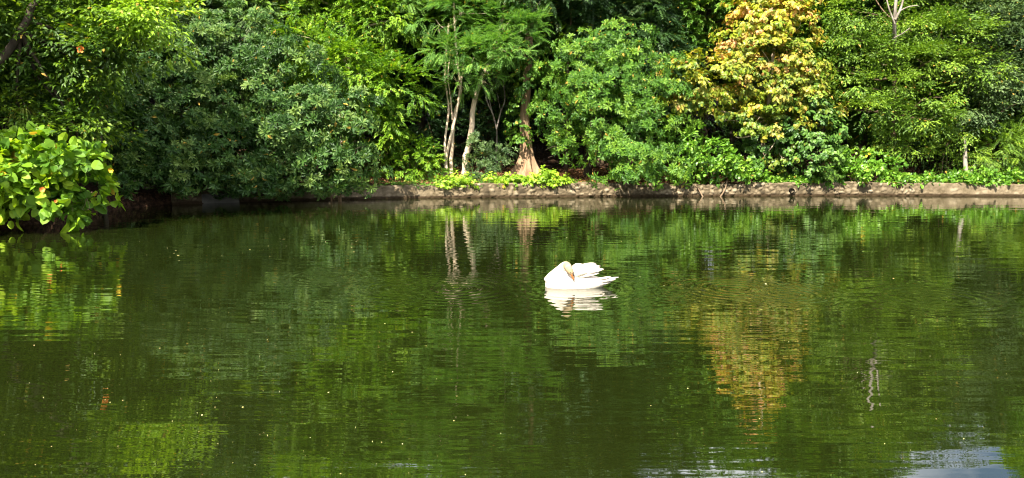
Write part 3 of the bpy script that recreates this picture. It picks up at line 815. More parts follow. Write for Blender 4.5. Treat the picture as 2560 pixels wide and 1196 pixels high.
def add_branches(root, specs, mat, rng):
    for pts, ra in specs:
        c = curve([P(*p) for p in pts], 10)
        V, Q = tube(c, np.linspace(ra, ra * .3, 10), 6, .08, rng)
        make_mesh("dead_branch", V, Q, M[mat], root, smooth=True)
fl_tree = [o for o in COL.objects if o.name == "flushing_tree"][0]
add_branches(fl_tree, [([(1905, 335, 28.6), (1880, 340, 28.3), (1845, 345, 28.1), (1835, 335, 28.0)], .035), ([(1890, 330, 28.5), (1850, 305, 28.2), (1810, 300, 28.0), (1775, 285, 27.9)], .025),
                       ([(1880, 340, 28.3), (1875, 320, 28.1), (1865, 310, 28.0)], .015), ([(1905, 430, 28.4), (1912, 390, 28.4), (1935, 360, 28.3), (1940, 320, 28.2)], .03)], 'bark_pale', rg)
# ------------------------------------------------------------------ right side
rt = plant("spreading_tree", "large spreading olive-green tree in layered tiers with a bare white upper stem", "tree", (2236, 445, 30.2),
      [(2155, 30, 70, 34, 29.2), (2120, 92, 38, 22, 29.3), (2190, 128, 85, 26, 28.9), (2290, 70, 75, 32, 29.2), (2370, 90, 80, 50, 29.0), (2330, 150, 95, 26, 28.6), (2130, 175, 55, 24, 29.0),
       (2430, 170, 60, 40, 29.0), (2200, 215, 100, 22, 28.4), (2310, 245, 55, 22, 28.3), (2160, 272, 68, 18, 28.6), (2330, 300, 62, 26, 28.0), (2260, 290, 45, 16, 28.4),
       (2330, 20, 60, 30, 29.6), (2300, -70, 130, 60, 30.2), (2150, -110, 100, 60, 30.6), (2240, -180, 110, 40, 30.6)],
      'layer', 'olive', trunk=[(2234, 380, 30.0), (2236, 250, 29.8), (2238, 110, 29.6), (2240, 60, 29.5)], r0=.14, bark='bark', dens=2.5, per=11, size=1.05, sub=(.32, .55), flat=.3, droop=.12, inner=.25, stray=.04)
ps = []
for pts, ra in (([(2238, 170, 29.0), (2236, 120, 28.2), (2236, 60, 27.6), (2240, 0, 27.5), (2244, -90, 27.6)], .075), ([(2238, 50, 27.5), (2254, 15, 27.5), (2262, -30, 27.6)], .045), ([(2246, 30, 27.5), (2270, 18, 27.4), (2295, 14, 27.3)], .025),
                ([(2237, 60, 27.5), (2222, 20, 27.5), (2215, -10, 27.6)], .03), ([(2236, 95, 27.5), (2255, 85, 27.3), (2275, 70, 27.2)], .02)):
    ps.append(tube(curve([P(*p) for p in pts], 9), np.linspace(ra, ra * .6, 9), 7, .04, rg))
V, Q = join(ps)
make_mesh("bare_stem", V, Q, M['bark_white'], rt, smooth=True)
plant("broadleaf_tree", "taller green tree with dense small leaves at the right behind the spreading tree", "tree", (2470, 440, 31.5),
      [(2420, 60, 70, 70, 30.2), (2490, 110, 60, 80, 30.0), (2450, 190, 70, 60, 29.8), (2520, 40, 60, 60, 30.6), (2440, 270, 60, 40, 29.6), (2500, 230, 50, 50, 29.9), (2400, -30, 90, 60, 30.6), (2500, -60, 90, 60, 31), (2450, -150, 110, 70, 31), (2600, 60, 70, 100, 31), (2600, -80, 90, 80, 31.4)],
      'layer', 'midgrey', trunk=[(2468, 300, 31.4), (2465, 150, 31.2), (2460, 0, 31.2)], r0=.17, bark='bark', dens=2.7, per=10, size=1.0, flat=.45)
rt2 = [o for o in COL.objects if (o.get("label") or "").startswith("taller green tree")][0]
add_branches(rt2, [([(2478, 320, 29.2), (2500, 285, 29.1), (2535, 262, 29.0), (2570, 255, 28.9)], .035), ([(2500, 285, 29.1), (2512, 262, 29.0), (2520, 235, 29.0)], .02), ([(2420, 235, 29.0), (2425, 200, 29.0), (2421, 180, 28.9)], .02)], 'bark', rg)
plant("small_tree", "small dark leafy tree on a short thick forked trunk behind the yellow-flowered round-leaved bush", "tree", (2238, 430, 29.6),
      [(2225, 355, 35, 25, 29.2, .6), (2275, 365, 40, 28, 29.2, .6), (2250, 335, 40, 22, 29.3, .6)], 'layer', 'olive',
      trunk=[(2238, 410, 29.6), (2241, 385, 29.6), (2245, 365, 29.5)], r0=.11, bark='bark', dens=3.4, per=9, size=.85, sub=(.25, .4))
bb = plant("round_leaf_bush", "bright round-leaved bush with small yellow blooms on the wall right of the drain hole", "bush", (2130, 462, 28.9),
      [(2090, 425, 40, 28, 28.4, .6), (2140, 405, 45, 28, 28.5, .7), (2190, 425, 42, 32, 28.4, .6), (2130, 440, 55, 22, 28.2, .5), (2070, 447, 25, 16, 28.2, .3), (2215, 450, 25, 18, 28.2, .3)],
      'round', 'round', stems=8, r0=.025, parts=SH, dens=4.2, per=7, size=.78, sub=(.22, .36))
for (px, py) in ((2158, 380), (2165, 390), (2172, 386)):
    flower(bb, P(px, py, 27.95), .06, 'petal', rg)
plant("broadleaf_tree", "tall dark tree past the pale dead stub, beyond the feathery shrub", "tree", (2760, 440, 30.5),
      [(2720, 200, 110, 90, 29.6), (2790, 320, 90, 60, 29.2), (2800, 80, 120, 90, 30), (2700, -60, 120, 80, 30.5), (2860, 230, 100, 90, 30)],
      'layer', 'mid', trunk=[(2760, 300, 30.4), (2765, 50, 30.3)], r0=.17, bark='bark', dens=2.2, per=10, size=1.1, flat=.45)
plant("bank_shrub", "mid-green shrub on the wall past the feathery shrub", "shrub", (2700, 450, 29.4),
      [(2680, 410, 60, 35, 28.8, .8), (2760, 400, 60, 45, 28.8, .8), (2850, 410, 60, 40, 28.8, .8)], 'layer', 'olive', stems=6, r0=.03, parts=SH, dens=3, per=9, size=.9)
# white stub trunk
st = tag(empty("dead_stub", P(2415, 432, 29.0)), "pale dead tree stub standing in the ground cover at the right", "tree stub")
a = [P(2417, 450, 28.6), P(2415, 430, 28.6), P(2413, 395, 28.6), P(2414, 370, 28.6), P(2412, 340, 28.6)]
V, Q = join([tube(curve(a, 14), np.concatenate([np.linspace(.085, .075, 8), [.055, .05, .06, .05, .035, .012]]), 9, .08, rg),
             tube(curve([P(2427, 445, 28.5), P(2430, 425, 28.5), P(2436, 412, 28.5)], 6), np.linspace(.05, .015, 6), 6)])
make_mesh("trunk", V, Q, M['bark_white'], st, smooth=True)
plant("bank_shrub", "feathery green shrub at the right edge behind the ground cover", "shrub", (2510, 445, 30.2),
      [(2500, 370, 60, 35, 29.4, .9), (2550, 350, 55, 40, 29.6, .9), (2460, 395, 45, 28, 29.2, .6), (2540, 405, 55, 28, 29.1, .7), (2600, 380, 60, 50, 29.6)],
      'frond', 'olive', stems=7, r0=.03, parts=SH, dens=3.2, per=8, size=.7, flat=.5)
plant("bank_shrub", "dark olive shrub in the shade left of the pale dead stub", "shrub", (2360, 440, 30.6),
      [(2360, 395, 40, 28, 30.2, .6), (2395, 330, 45, 40, 29.6, .8), (2400, 385, 35, 30, 29.8, .5)], 'layer', 'olive', stems=5, r0=.03, parts=SH, dens=3, per=8, size=.9)

# ------------------------------------------------------------------ ground cover on top of the wall (nobody could count it)
def cover(name, segs, mat, kind, size, per_m, rng, hmax=.35, hang=.35):
    C, D_ = [], []
    for (x0, y0, x1, y1, D0, depth, hh) in segs:
        a, b = P(x0, y0, D0), P(x1, y1, D0)
        n = int(np.linalg.norm(b - a) * per_m)
        t = rng.random(n)[:, None]
        p = a * (1 - t) + b * t
        p[:, 1] += rng.uniform(-.25, depth, n)
        p[:, 2] = np.maximum(ground_z(p[:, 0], p[:, 1]), .42) + rng.uniform(0, hh, n) * (.5 + .5 * np.sin(p[:, 0] * 3.1 + 1) ** 2)
        C.append(p)
        D_.append(np.stack([rng.normal(size=n) * .7, -rng.random(n) * 1.0, .25 + rng.normal(size=n) * .35], -1))
    C = np.concatenate(C); D_ = np.concatenate(D_)
    n = len(C)
    V, Q, at = place_sprays(kind, C, D_, np.array([0, -.3, 1.0]) + rng.normal(size=(n, 3)) * .25, rng.uniform(.75, 1.2, n) * size, np.clip(.5 + .22 * rng.normal(size=n), 0, 1), rng)
    return make_mesh(name, V, Q, M[mat], attrs=at)
def bank_D(px):
    pts = [(950, 497.5), (1300, 494), (1500, 492.5), (1800, 491), (2100, 490), (2560, 491.5)]
    return float(G(px, np.interp(px, [p[0] for p in pts], [p[1] for p in pts]))[1])
segs = []
def seg(x0, x1, depth, hh):
    d = bank_D((x0 + x1) / 2) + .35
    segs.append((x0, 465, x1, 465, d, depth, hh))
seg(1215, 1420, .5, .24); seg(1340, 1405, .5, .5); seg(1100, 1185, .5, .25)
tag(cover("ground_cover", segs, 'lime', 'heart', .72, 110, rng_next()), "lime-green trailing ground cover spilling over the wall below the buttressed tree", "ground cover", kind="stuff")
segs = []
seg(1890, 2045, .6, .25); seg(2235, 2420, .8, .4); seg(2400, 2700, .8, .55)
tag(cover("ground_cover", segs, 'round', 'round', .7, 65, rng_next()), "bright green leafy ground cover along the top of the wall at the right", "ground cover", kind="stuff")
segs = []
seg(1420, 1480, .3, .12); seg(945, 1100, .5, .15); seg(1190, 1250, .4, .2)
tag(cover("ground_cover", segs, 'mid', 'spray', .6, 40, rng_next()), "low sparse green weeds on the wall edge around the slender trunks", "weeds", kind="stuff")
# dry leaf litter under the trees
rng = rng_next()
n = 2600
xs = rng.uniform(-6.5, 8, n); ys = rng.uniform(27.3, 31.5, n)
ok = pond_sd(xs, ys) > .45
xs, ys = xs[ok], ys[ok]; n = len(xs)
V, Q, at = place_sprays('layer', np.stack([xs, ys, ground_z(xs, ys) + .03], -1), nrm(rng.normal(size=(n, 3)) * np.array([1, 1, .1])), np.array([0, 0, 1.0]) + rng.normal(size=(n, 3)) * .2, np.full(n, .8), rng.random(n), rng)
tag(make_mesh("leaf_litter", V, Q, M['dry'], attrs=at), "reddish brown dry leaf litter on the shaded bank behind the wall", "leaf litter", kind="stuff")

# ------------------------------------------------------------------ stone wall along the bank
m, nt, N, L, out = new_mat("old_stone")
geo = N.new("ShaderNodeNewGeometry")
va = N.new("ShaderNodeAttribute"); va.attribute_name = "tint"
r1 = ramp(N, [(0.0, (.05, .038, .022)), (0.25, (.15, .115, .07)), (0.6, (.235, .185, .12)), (1.0, (.36, .30, .21))])
L.new(va.outputs['Fac'], r1.inputs[0])
n1 = N.new("ShaderNodeTexNoise"); n1.inputs['Scale'].default_value = 3.0; n1.inputs['Detail'].default_value = 8; n1.inputs['Roughness'].default_value = .7
L.new(geo.outputs['Position'], n1.inputs['Vector'])
r2 = ramp(N, [(0.35, (.35, .33, .25)), (0.6, (1.0, 1.0, 1.0))]); L.new(n1.outputs['Fac'], r2.inputs[0])
mm = N.new("ShaderNodeMix"); mm.data_type = 'RGBA'; mm.blend_type = 'MULTIPLY'; mm.inputs[0].default_value = .8
L.new(r1.outputs[0], mm.inputs[6]); L.new(r2.outputs[0], mm.inputs[7])
sx = N.new("ShaderNodeSeparateXYZ"); L.new(geo.outputs['Position'], sx.inputs[0])
nw = N.new("ShaderNodeTexNoise"); nw.inputs['Scale'].default_value = 5; L.new(geo.outputs['Position'], nw.inputs['Vector'])
zz_ = math_node(N, 'ADD'); L.new(sx.outputs['Z'], zz_.inputs[0])
q = math_node(N, 'MULTIPLY', None, -.07); L.new(nw.outputs['Fac'], q.inputs[0]); L.new(q.outputs[0], zz_.inputs[1])
wr = ramp(N, [(0.02, (1, 1, 1)), (0.07, (0, 0, 0))]); 
L.new(zz_.outputs[0], wr.inputs[0])
m2 = N.new("ShaderNodeMix"); m2.data_type = 'RGBA'; L.new(wr.outputs[0], m2.inputs[0]); L.new(mm.outputs[2], m2.inputs[6]); m2.inputs[7].default_value = (.035, .022, .010, 1)
n3 = N.new("ShaderNodeTexNoise"); n3.inputs['Scale'].default_value = 45; n3.inputs['Detail'].default_value = 4; L.new(geo.outputs['Position'], n3.inputs['Vector'])
bp = N.new("ShaderNodeBump"); bp.inputs['Distance'].default_value = .012; L.new(n3.outputs['Fac'], bp.inputs['Height'])
pr = N.new("ShaderNodeBsdfPrincipled"); pr.inputs['Roughness'].default_value = .9; pr.inputs['Specular IOR Level'].default_value = .2
L.new(m2.outputs[2], pr.inputs['Base Color']); L.new(bp.outputs[0], pr.inputs['Normal']); L.new(pr.outputs[0], out.inputs[0])
M['stone'] = m

line = np.array([p for p in POND if p[1] > 23.2 and p[0] < 30.5])
line = line[np.argsort(line[:, 0])] if line[0, 0] > line[-1, 0] else line
seglen = np.concatenate([[0], np.cumsum(np.linalg.norm(np.diff(line, axis=0), axis=1))])
total = seglen[-1]
ns = int(total / .035)
s = np.linspace(0, total, ns)
lx, ly = np.interp(s, seglen, line[:, 0]), np.interp(s, seglen, line[:, 1])
k = np.ones(25) / 25
lxs = np.convolve(np.pad(lx, 12, mode='edge'), k, 'valid'); lys = np.convolve(np.pad(ly, 12, mode='edge'), k, 'valid')
tx, ty = np.gradient(lxs), np.gradient(lys)
tl = np.hypot(tx, ty); nxl, nyl = ty / tl, -tx / tl          # towards the water
sd_ = pond_sd(lxs + nxl * .3, lys + nyl * .3)
if sd_.mean() > 0:
    nxl, nyl = -nxl, -nyl
rng = rng_next()
Hs = .45 + .03 * np.sin(s * .55 + 1) + .02 * np.sin(s * 1.9)
prof = np.concatenate([np.linspace(-.35, 0, 4), np.linspace(.03, 1, 14)])   # height fraction
rows_front = len(prof)
cells = np.stack([rng.uniform(0, total, int(total * 60)), rng.uniform(-.4, .75, int(total * 60))], -1)
cellr = rng.random(len(cells))
# nearest two stone centres per vertex, in sorted windows
cells = cells[np.argsort(cells[:, 0])]
Vw, tw = [], []
pts_s = np.repeat(s[:, None], rows_front, 1); pts_z = prof[None] * Hs[:, None]
pts_z = np.where(prof[None] < 0, prof[None], pts_z)
F1 = np.zeros_like(pts_s); F2 = np.zeros_like(pts_s); ID = np.zeros(pts_s.shape, int)
for i_ in range(0, ns, 40):
    sl_ = slice(i_, min(ns, i_ + 40))
    w = np.where((cells[:, 0] > s[i_] - .6) & (cells[:, 0] < s[sl_][-1] + .6))[0]
    dd = np.hypot((pts_s[sl_][..., None] - cells[w, 0]) * .72, pts_z[sl_][..., None] - cells[w, 1])
    o = np.argsort(dd, -1)[..., :2]
    F1[sl_] = np.take_along_axis(dd, o[..., :1], -1)[..., 0]; F2[sl_] = np.take_along_axis(dd, o[..., 1:2], -1)[..., 0]
    ID[sl_] = w[o[..., 0]]
mort = np.clip((F2 - F1) / .055, 0, 1)
rubble = sstep(.10, .45, .5 + .5 * np.sin(s * .42 + 2) * np.sin(s * .17 + .6))[:, None]       # some lengths are smoother mortared
off_ = (mort * .055 + (cellr[ID] - .5) * .03 * mort) * (.35 + .65 * rubble) - .02 + .02 * np.sin(s * 3.3)[:, None] * .5
batter = -.06 * np.clip(prof, 0, 1)[None] + off_
Vf = np.stack([lxs[:, None] + nxl[:, None] * batter, lys[:, None] + nyl[:, None] * batter, pts_z], -1)
top1 = np.stack([lxs - nxl * .20, lys - nyl * .20, Hs + .025 + .02 * np.sin(s * 5)], -1)
top2 = np.stack([lxs - nxl * .42, lys - nyl * .42, Hs - .02], -1)
top3 = np.stack([lxs - nxl * .45, lys - nyl * .45, Hs * 0 - .2], -1)
Vall = np.concatenate([Vf, top1[:, None], top2[:, None], top3[:, None]], 1)
tint = np.concatenate([np.clip(cellr[ID] * mort + .1 * (1 - mort), 0, 1) * (.4 + .6 * rubble) + .55 * (.6 - .6 * rubble), np.full((ns, 3), .45)], 1)
R_ = Vall.shape[1]
i = np.arange(ns - 1)[:, None] * R_; j = np.arange(R_ - 1)[None]
Q = np.stack([i + j, i + R_ + j, i + R_ + j + 1, i + j + 1], -1).reshape(-1, 4)
wroot = tag(empty("stone_wall", (0, 27.8, 0)), "low weathered stone retaining wall along the far bank of the pond", "wall")
make_mesh("masonry", Vall.reshape(-1, 3), Q, M['stone'], wroot, attrs={"tint": tint.ravel()}, smooth=True)
# drain pipe: a ring with a dark bore
pc = G(1979, 477.5, .2); pc = P(1979, 477.5, bank_D(1979) - .02)
M['pipe'] = plain_mat("dark_pipe", (.02, .018, .015), .8)
M['bore'] = plain_mat("pipe_bore", (.004, .004, .004), .95, .05)
th = np.linspace(0, 2 * np.pi, 24, endpoint=False)
def ring(r, y):
    return np.stack([pc[0] + r * np.cos(th), np.full(24, pc[1] + y), pc[2] + r * np.sin(th)], -1)
rs = [ring(.092, .25), ring(.092, -.075), ring(.080, -.08), ring(.080, .22), ring(.001, .225)]
V = np.concatenate(rs)
i = np.arange(4)[:, None] * 24; j = np.arange(24)[None]; jn = (j + 1) % 24
dp = make_mesh("drain_pipe", V, np.stack([i + j, i + jn, i + 24 + jn, i + 24 + j], -1).reshape(-1, 4), M['bore'], wroot, smooth=False)
dp["label"] = "round black drain hole in the stone wall"
# concrete panel in the shade
a, b = G(505, 509), G(598, 506)
dirv = nrm(np.array([b[0] - a[0], b[1] - a[1], 0])); nn = np.array([dirv[1], -dirv[0], 0])
bm = bmesh.new()
vs = []
a2, b2 = a + nn * .10, b + nn * .10
for p, z0, z1 in ((a2, -.3, .30), (b2, -.3, .30)):
    for dn in (0, -.3):
        for z in (z0, z1):
            vs.append(bm.verts.new((p[0] + nn[0] * dn, p[1] + nn[1] * dn, z)))
bmesh.ops.convex_hull(bm, input=vs)
bmesh.ops.bevel(bm, geom=bm.edges[:], offset=.015, segments=2, affect='EDGES')
me = bpy.data.meshes.new("concrete_panel"); bm.to_mesh(me); bm.free()
M['concrete'] = bark_mat("grey_concrete", (.07, .07, .06), (.13, .125, .11), scale=3, bump=.006, stretch=1)
me.materials.append(M['concrete'])
o = bpy.data.objects.new("concrete_panel", me); COL.objects.link(o)
tag(o, "smooth grey concrete panel at the waterline in the shade under the wide rosette tree", "panel")

# fallen branches leaning on the wall
for (pts, lab) in (([(1737, 462, .0), (1748, 476, .1), (1759, 492, .25)], "bare pale stick leaning left against the wall, left of the drain hole"),
                   ([(1818, 452, .0), (1812, 474, .1), (1799, 492, .25)], "forked pale stick leaning right against the wall, nearer the drain hole")):
    w = [P(p[0], p[1], bank_D(p[0]) + .05 - p[2]) for p in pts]
    w[-1][2] = -.06
    V, Q = tube(curve(w, 9), np.linspace(.022, .03, 9), 7, .1, rg)
    tag(make_mesh("fallen_branch", V, Q, M['bark'], origin=w[-1], smooth=True), lab, "stick")

# ------------------------------------------------------------------ dark wood behind
def bg_proto(kind, mat, seed, h):
    rng = np.random.default_rng(seed)
    root = tag(empty("forest_tree", (0, 0, 0)), "tall shaded tree of the dense wood rising behind the bank trees", "tree", "tall trees of the dense wood behind the bank")
    lb = []
    for _ in range(9):
        a = rng.uniform(0, 2 * np.pi); rr = rng.uniform(.3, 2.2)
        lb.append((np.array([rr * np.cos(a), rr * np.sin(a), h * rng.uniform(.25, .92)]), np.array([rng.uniform(1.1, 1.8), rng.uniform(1.1, 1.8), rng.uniform(.8, 1.4)])))
    lb.append((np.array([0, 0, h * .95]), np.array([1.3, 1.3, 1.0])))
    V, Q = limb_paths(None, [np.array([0, 0, -.3]), np.array([.1, 0, h * .4]), np.array([0, .1, h * .85])], lb, .2, rng, extra=1)
    make_mesh("trunk", V, Q, M['bark_dark'], root, smooth=True)
    V, Q, at = crown_arrays(lb, kind, rng, dens=1.7, per=8, size=1.45, sub=(.45, .8), inner=.5, back=1.6)
    make_mesh("crown", V, Q, M[mat], root, attrs=at)
    return root
protos = [bg_proto('spray', 'dark', 5, 9.5), bg_proto('frond', 'mid', 6, 10.5), bg_proto('layer', 'olive', 7, 9.0), bg_proto('spray', 'olive', 8, 10.0)]
rng = np.random.default_rng(77)
spots = []
for row, (D, stepx) in enumerate(((35.0, 3.4), (39.5, 3.8), (45, 4.4))):
    x = -30 + row
    while x < 36:
        spots.append((x + rng.uniform(-.8, .8), D + rng.uniform(-1, 1), row))
        x += stepx * rng.uniform(.85, 1.15)
for y in (8, 12.5, 17, 21.5, 26, 30.5):
    spots.append((-19 + rng.uniform(-1, 1), y, 0)); spots.append((-24 + rng.uniform(-1, 1), y + 2, 0))
for y in (14, 19, 24, 29):
    spots.append((34.5 + rng.uniform(-1, 1), y, 0))
used = set()
for (x, y, row) in spots:
    azm = CX + F * x / y
    hs = rng.uniform(1.05, 1.3)
    if 2250 < azm < 2620: hs = .86 if row == 0 else .78
    if 1640 < azm < 1950: hs = 1.14 if row == 0 else 1.1
    if 590 < azm < 720: hs = 1.1
    k = rng.integers(0, 4)
    if k not in used:
        o = protos[k]; used.add(k); ch = None
    else:
        o = protos[k].copy(); COL.objects.link(o)
        for c in protos[k].children:
            d = c.copy(); COL.objects.link(d); d.parent = o
    o.location = (x, y, gz(x, y) - .1)
    o.rotation_euler = (0, 0, rng.uniform(0, 6.28))
    o.scale = (hs * 1.05, hs * 1.05, hs)

# dark understorey low in the gaps
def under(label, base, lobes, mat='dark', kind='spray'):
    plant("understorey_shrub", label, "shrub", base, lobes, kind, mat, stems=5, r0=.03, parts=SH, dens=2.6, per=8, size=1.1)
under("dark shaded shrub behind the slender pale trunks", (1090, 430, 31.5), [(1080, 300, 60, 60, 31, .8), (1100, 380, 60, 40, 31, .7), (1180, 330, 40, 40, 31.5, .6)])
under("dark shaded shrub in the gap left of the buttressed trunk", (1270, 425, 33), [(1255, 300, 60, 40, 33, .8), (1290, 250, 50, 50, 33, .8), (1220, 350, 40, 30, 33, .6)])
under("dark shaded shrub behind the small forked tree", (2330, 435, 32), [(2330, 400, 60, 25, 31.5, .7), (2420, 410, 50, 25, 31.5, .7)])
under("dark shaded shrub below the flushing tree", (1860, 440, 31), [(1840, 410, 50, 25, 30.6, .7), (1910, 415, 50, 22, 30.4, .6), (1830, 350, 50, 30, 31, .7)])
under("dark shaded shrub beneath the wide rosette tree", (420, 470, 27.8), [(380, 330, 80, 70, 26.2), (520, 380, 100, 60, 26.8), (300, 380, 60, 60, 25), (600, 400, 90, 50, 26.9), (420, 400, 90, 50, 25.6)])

# ------------------------------------------------------------------ swan
def ellipse_loft(sections, n=28):
    """sections: x, z centre, half width, half height, y centre"""
    th = np.linspace(0, 2 * np.pi, n, endpoint=False)
    V = np.concatenate([np.stack([np.full(n, x) + tilt * np.sin(th) * hz, yc + hw * np.cos(th), zc + hz * np.sin(th)], -1) for x, zc, hw, hz, yc, tilt in sections])
    k = len(sections)
    i = np.arange(k - 1)[:, None] * n; j = np.arange(n)[None]; jn = (j + 1) % n
    Q = np.stack([i + j, i + jn, i + n + jn, i + n + j], -1).reshape(-1, 4)
    caps = [np.arange(n)[::-1][None], ((k - 1) * n + np.arange(n))[None]]
    return V, [Q] + caps
def closed_tube(points, radii, n=16):
    V, Q = tube(points, radii, n)
    k = len(points)
    return V, [Q, np.arange(n)[::-1][None], ((k - 1) * n + np.arange(n))[None]]
def merge(parts):
    Vs, Qs, o = [], [], 0
    for V, Ql in parts:
        Vs.append(V); Qs += [q + o for q in Ql]; o += len(V)
    return np.concatenate(Vs), Qs
m, nt, N, L, out = new_mat("swan_feathers")
geo = N.new("ShaderNodeNewGeometry")
mp = N.new("ShaderNodeMapping"); mp.inputs['Scale'].default_value = (22, 60, 60); L.new(geo.outputs['Position'], mp.inputs[0])
n1 = N.new("ShaderNodeTexNoise"); n1.inputs['Scale'].default_value = 1; n1.inputs['Detail'].default_value = 4; L.new(mp.outputs[0], n1.inputs['Vector'])
bp = N.new("ShaderNodeBump"); bp.inputs['Distance'].default_value = .006; bp.inputs['Strength'].default_value = .6; L.new(n1.outputs['Fac'], bp.inputs['Height'])
pr = N.new("ShaderNodeBsdfPrincipled"); pr.inputs['Roughness'].default_value = .8
st_ = N.new('ShaderNodeAttribute'); st_.attribute_name = 'head_shade'
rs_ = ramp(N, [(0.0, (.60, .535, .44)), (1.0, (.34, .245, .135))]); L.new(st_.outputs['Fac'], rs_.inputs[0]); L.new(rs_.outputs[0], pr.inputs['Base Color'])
pr.inputs['Specular IOR Level'].default_value = .2
L.new(bp.outputs[0], pr.inputs['Normal']); L.new(pr.outputs[0], out.inputs[0])
M['swan'] = m
M['beak'] = plain_mat("swan_bill", (.30, .11, .03), .45)
M['knob'] = plain_mat("swan_knob", (.012, .011, .010), .5)
body = ellipse_loft([(.005, .035, .03, .05, 0, 0), (.025, .025, .085, .085, 0, 0), (.07, .03, .13, .115, 0, 0), (.15, .025, .172, .14, 0, 0), (.28, .02, .19, .16, 0, 0), (.42, .02, .185, .165, 0, 0),
                     (.55, .025, .16, .15, 0, 0), (.66, .04, .125, .115, 0, 0), (.76, .055, .09, .075, 0, 0), (.85, .075, .065, .045, 0, 0), (.93, .095, .045, .022, 0, 0), (.985, .108, .02, .008, 0, 0)])
neck = closed_tube(curve([(.07, 0, .05), (.115, -.01, .115), (.175, -.015, .185), (.235, -.03, .255), (.270, -.055, .300), (.298, -.095, .312), (.320, -.130, .290)], 22),
                   np.interp(np.linspace(0, 1, 22), [0, .2, .45, .7, .88, 1], [.105, .095, .072, .055, .050, .044]), 18)
head = closed_tube(curve([(.283, -.085, .322), (.305, -.125, .300), (.327, -.157, .262), (.346, -.174, .222), (.356, -.180, .196)], 14),
                   np.interp(np.linspace(0, 1, 14), [0, .2, .5, .8, 1], [.030, .050, .050, .034, .020]), 16)
fill = closed_tube(curve([(.10, 0, .10), (.20, -.01, .15), (.30, -.02, .16), (.40, 0, .13)], 10), np.array([.07, .085, .09, .09, .09, .09, .09, .085, .08, .06]), 14)
V, Qs = merge([body, neck, head, fill])
srt = tag(empty("swan", (0, 0, 0)), "white swan afloat with its neck curled back, preening beside its raised wing", "swan")
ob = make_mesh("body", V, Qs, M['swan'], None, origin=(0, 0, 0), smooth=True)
md = ob.modifiers.new("remesh", 'REMESH'); md.mode = 'VOXEL'; md.voxel_size = .009
ms_ = ob.modifiers.new("smooth", 'SMOOTH'); ms_.iterations = 6; ms_.factor = .5
dg = bpy.context.evaluated_depsgraph_get()
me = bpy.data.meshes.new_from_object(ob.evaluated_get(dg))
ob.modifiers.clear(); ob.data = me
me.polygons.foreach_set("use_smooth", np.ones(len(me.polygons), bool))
ob.parent = srt
co = np.zeros(len(me.vertices) * 3, dtype=np.float32); me.vertices.foreach_get("co", co); co = co.reshape(-1, 3)
hp = np.array([(.296, -.115, .318), (.318, -.150, .275), (.336, -.170, .240), (.352, -.180, .205)])     # shaded side of the head, painted beige into the feather colour
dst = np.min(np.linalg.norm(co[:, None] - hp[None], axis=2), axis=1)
at = me.attributes.new("head_shade", 'FLOAT', 'POINT'); at.data.foreach_set("value", (1 - sstep(.045, .075, dst)).astype(np.float32))
def feather(p0, p1, w, t, lift=.02, sag=0.0, nrm_=(0, -.35, 1)):
    """a flight feather: a thin tapering slab with a round tip"""
    p0, p1 = np.array(p0, float), np.array(p1, float)
    s = np.linspace(0, 1, 9)
    ax = p1 - p0; n_ = nrm(np.array(nrm_, float)); sd = nrm(np.cross(n_, ax)); n_ = nrm(np.cross(ax, sd))
    c = p0 + s[:, None] * ax + n_ * (lift * np.sin(np.pi * s * .5))[:, None]
    wd = w * np.array([.55, .8, .95, 1, 1, .95, .8, .5, .08])
    th = np.linspace(0, 2 * np.pi, 10, endpoint=False)
    V = c[:, None] + wd[:, None, None] * np.cos(th)[None, :, None] * sd + (t * (1 - .8 * s))[:, None, None] * np.sin(th)[None, :, None] * n_
    n = 10
    i = np.arange(8)[:, None] * n; j = np.arange(n)[None]; jn = (j + 1) % n
    return V.reshape(-1, 3), [np.stack([i + j, i + jn, i + n + jn, i + n + j], -1).reshape(-1, 4), np.arange(n)[::-1][None], (80 + np.arange(n))[None]]
def wing(side, dz, dx):
    y = side
    P_ = []
    P_.append(ellipse_loft([(.385 + dx, .18, .015, .04, .085 * y, 0), (.41 + dx, .20 + dz, .04, .07, .09 * y, 0), (.455 + dx, .225 + dz, .05, .072, .10 * y, 0), (.52 + dx, .232 + dz, .045, .062, .10 * y, 0), (.61 + dx, .235 + dz, .03, .042, .09 * y, 0), (.67 + dx, .24 + dz, .012, .02, .085 * y, 0)], 16))
    for (x0, z0, x1, z1, w) in ((.50, .255, .735, .288, .030), (.50, .245, .742, .272, .032), (.50, .225, .800, .250, .034), (.50, .215, .760, .236, .034), (.48, .195, .735, .196, .036), (.46, .18, .68, .178, .034), (.44, .17, .60, .158, .03)):
        P_.append(feather((x0 + dx, .10 * y - .01, z0 + dz), (x1 + dx, .075 * y, z1 + dz), w, .012, nrm_=(0, -.9 * (1 if y < 0 else -1), .45)))
    V, Qs = merge(P_)
    return make_mesh("wing", V, Qs, M['swan'], srt, origin=(0, 0, 0), smooth=True)
wing(-1, 0, 0); wing(1, .012, -.02)
P_ = []
for (x0, y0, z0, x1, y1, z1) in ((.72, -.03, .085, 1.02, -.02, .118), (.72, .03, .085, 1.00, .03, .105), (.70, -.06, .07, .97, -.07, .098), (.70, .06, .07, .95, .08, .095), (.70, -.04, .10, .905, -.05, .130), (.68, -.05, .11, .86, -.06, .112), (.72, 0, .05, .95, 0, .065), (.68, -.05, .04, .90, -.05, .045)):
    P_.append(feather((x0, y0, z0), (x1, y1, z1), .026, .010))
V, Qs = merge(P_)
make_mesh("tail", V, Qs, M['swan'], srt, origin=(0, 0, 0), smooth=True)
bk = curve([(.350, -.181, .212), (.363, -.186, .180), (.374, -.188, .150), (.382, -.187, .122)], 9)
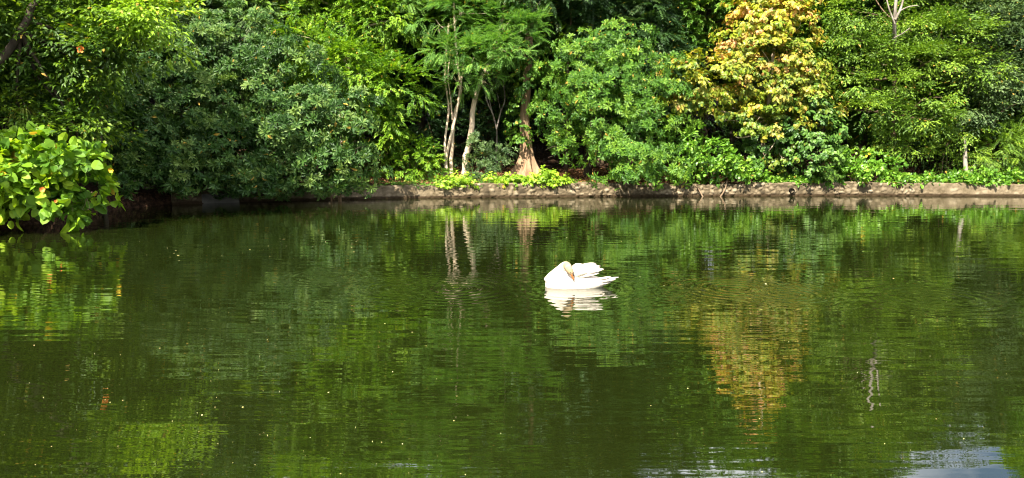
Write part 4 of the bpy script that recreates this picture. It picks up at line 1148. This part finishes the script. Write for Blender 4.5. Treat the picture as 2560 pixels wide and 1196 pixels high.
V, Ql = closed_tube(bk, np.array([.021, .020, .018, .016, .015, .0145, .014, .012, .006]), 12)
make_mesh("beak", V, Ql, M['beak'], srt, origin=(0, 0, 0), smooth=True)
kb = curve([(.366, -.186, .208), (.373, -.190, .196), (.376, -.190, .180)], 6)
V, Ql = closed_tube(kb, np.array([.004, .011, .014, .013, .010, .004]), 10)
make_mesh("bill_knob", V, Ql, M['knob'], srt, origin=(0, 0, 0), smooth=True)
for yy, xx in ((-.205, .338), (-.145, .362)):
    V, Ql = closed_tube(curve([(xx, yy - .004, .240), (xx, yy, .236), (xx, yy + .004, .231)], 5), np.array([.001, .0055, .007, .0055, .001]), 8)
    make_mesh("eye", V, Ql, M['knob'], srt, origin=(0, 0, 0), smooth=True)
s0 = G(1363, 721)
srt.location = (s0[0], s0[1] + .12, 0)

# ------------------------------------------------------------------ floating specks and leaves
rng = rng_next()
n = 330
px = np.concatenate([rng.uniform(0, 2560, 150), rng.uniform(300, 900, 80), rng.uniform(0, 1300, 100)])
py = np.concatenate([rng.uniform(560, 1190, 150), rng.normal(622, 14, 80), rng.uniform(800, 1190, 100)])
C = np.array([G(a, b) for a, b in zip(px, py)]); C[:, 2] = .004
r0 = (rng.gamma(2.0, .0035, n) + .002) * np.clip(C[:, 1] / 15, .35, 1.3)
th = np.linspace(0, 2 * np.pi, 6, endpoint=False)
ro = rng.uniform(0, 6.28, n); el = rng.uniform(.4, 1, n)
lx_ = np.cos(th)[None] * r0[:, None]; ly_ = np.sin(th)[None] * (r0 * el)[:, None]
V = np.stack([C[:, :1] + lx_ * np.cos(ro)[:, None] - ly_ * np.sin(ro)[:, None], C[:, 1:2] + lx_ * np.sin(ro)[:, None] + ly_ * np.cos(ro)[:, None], np.repeat(C[:, 2:], 6, 1) + .002 * np.sin(th)[None]], -1)
Q = (np.arange(n) * 6)[:, None] + np.arange(6)[None]
M['speck'] = leaf_mat("floating_speck", (.20, .16, .05), (.38, .36, .12), (.55, .52, .30), rough=.7, trans=.05)
tag(make_mesh("floating_specks", V.reshape(-1, 3), Q, M['speck'], attrs={"tint": np.repeat(rng.random(n), 6)}), "tiny yellowish specks and leaf bits floating on the pond", "floating debris", kind="stuff")
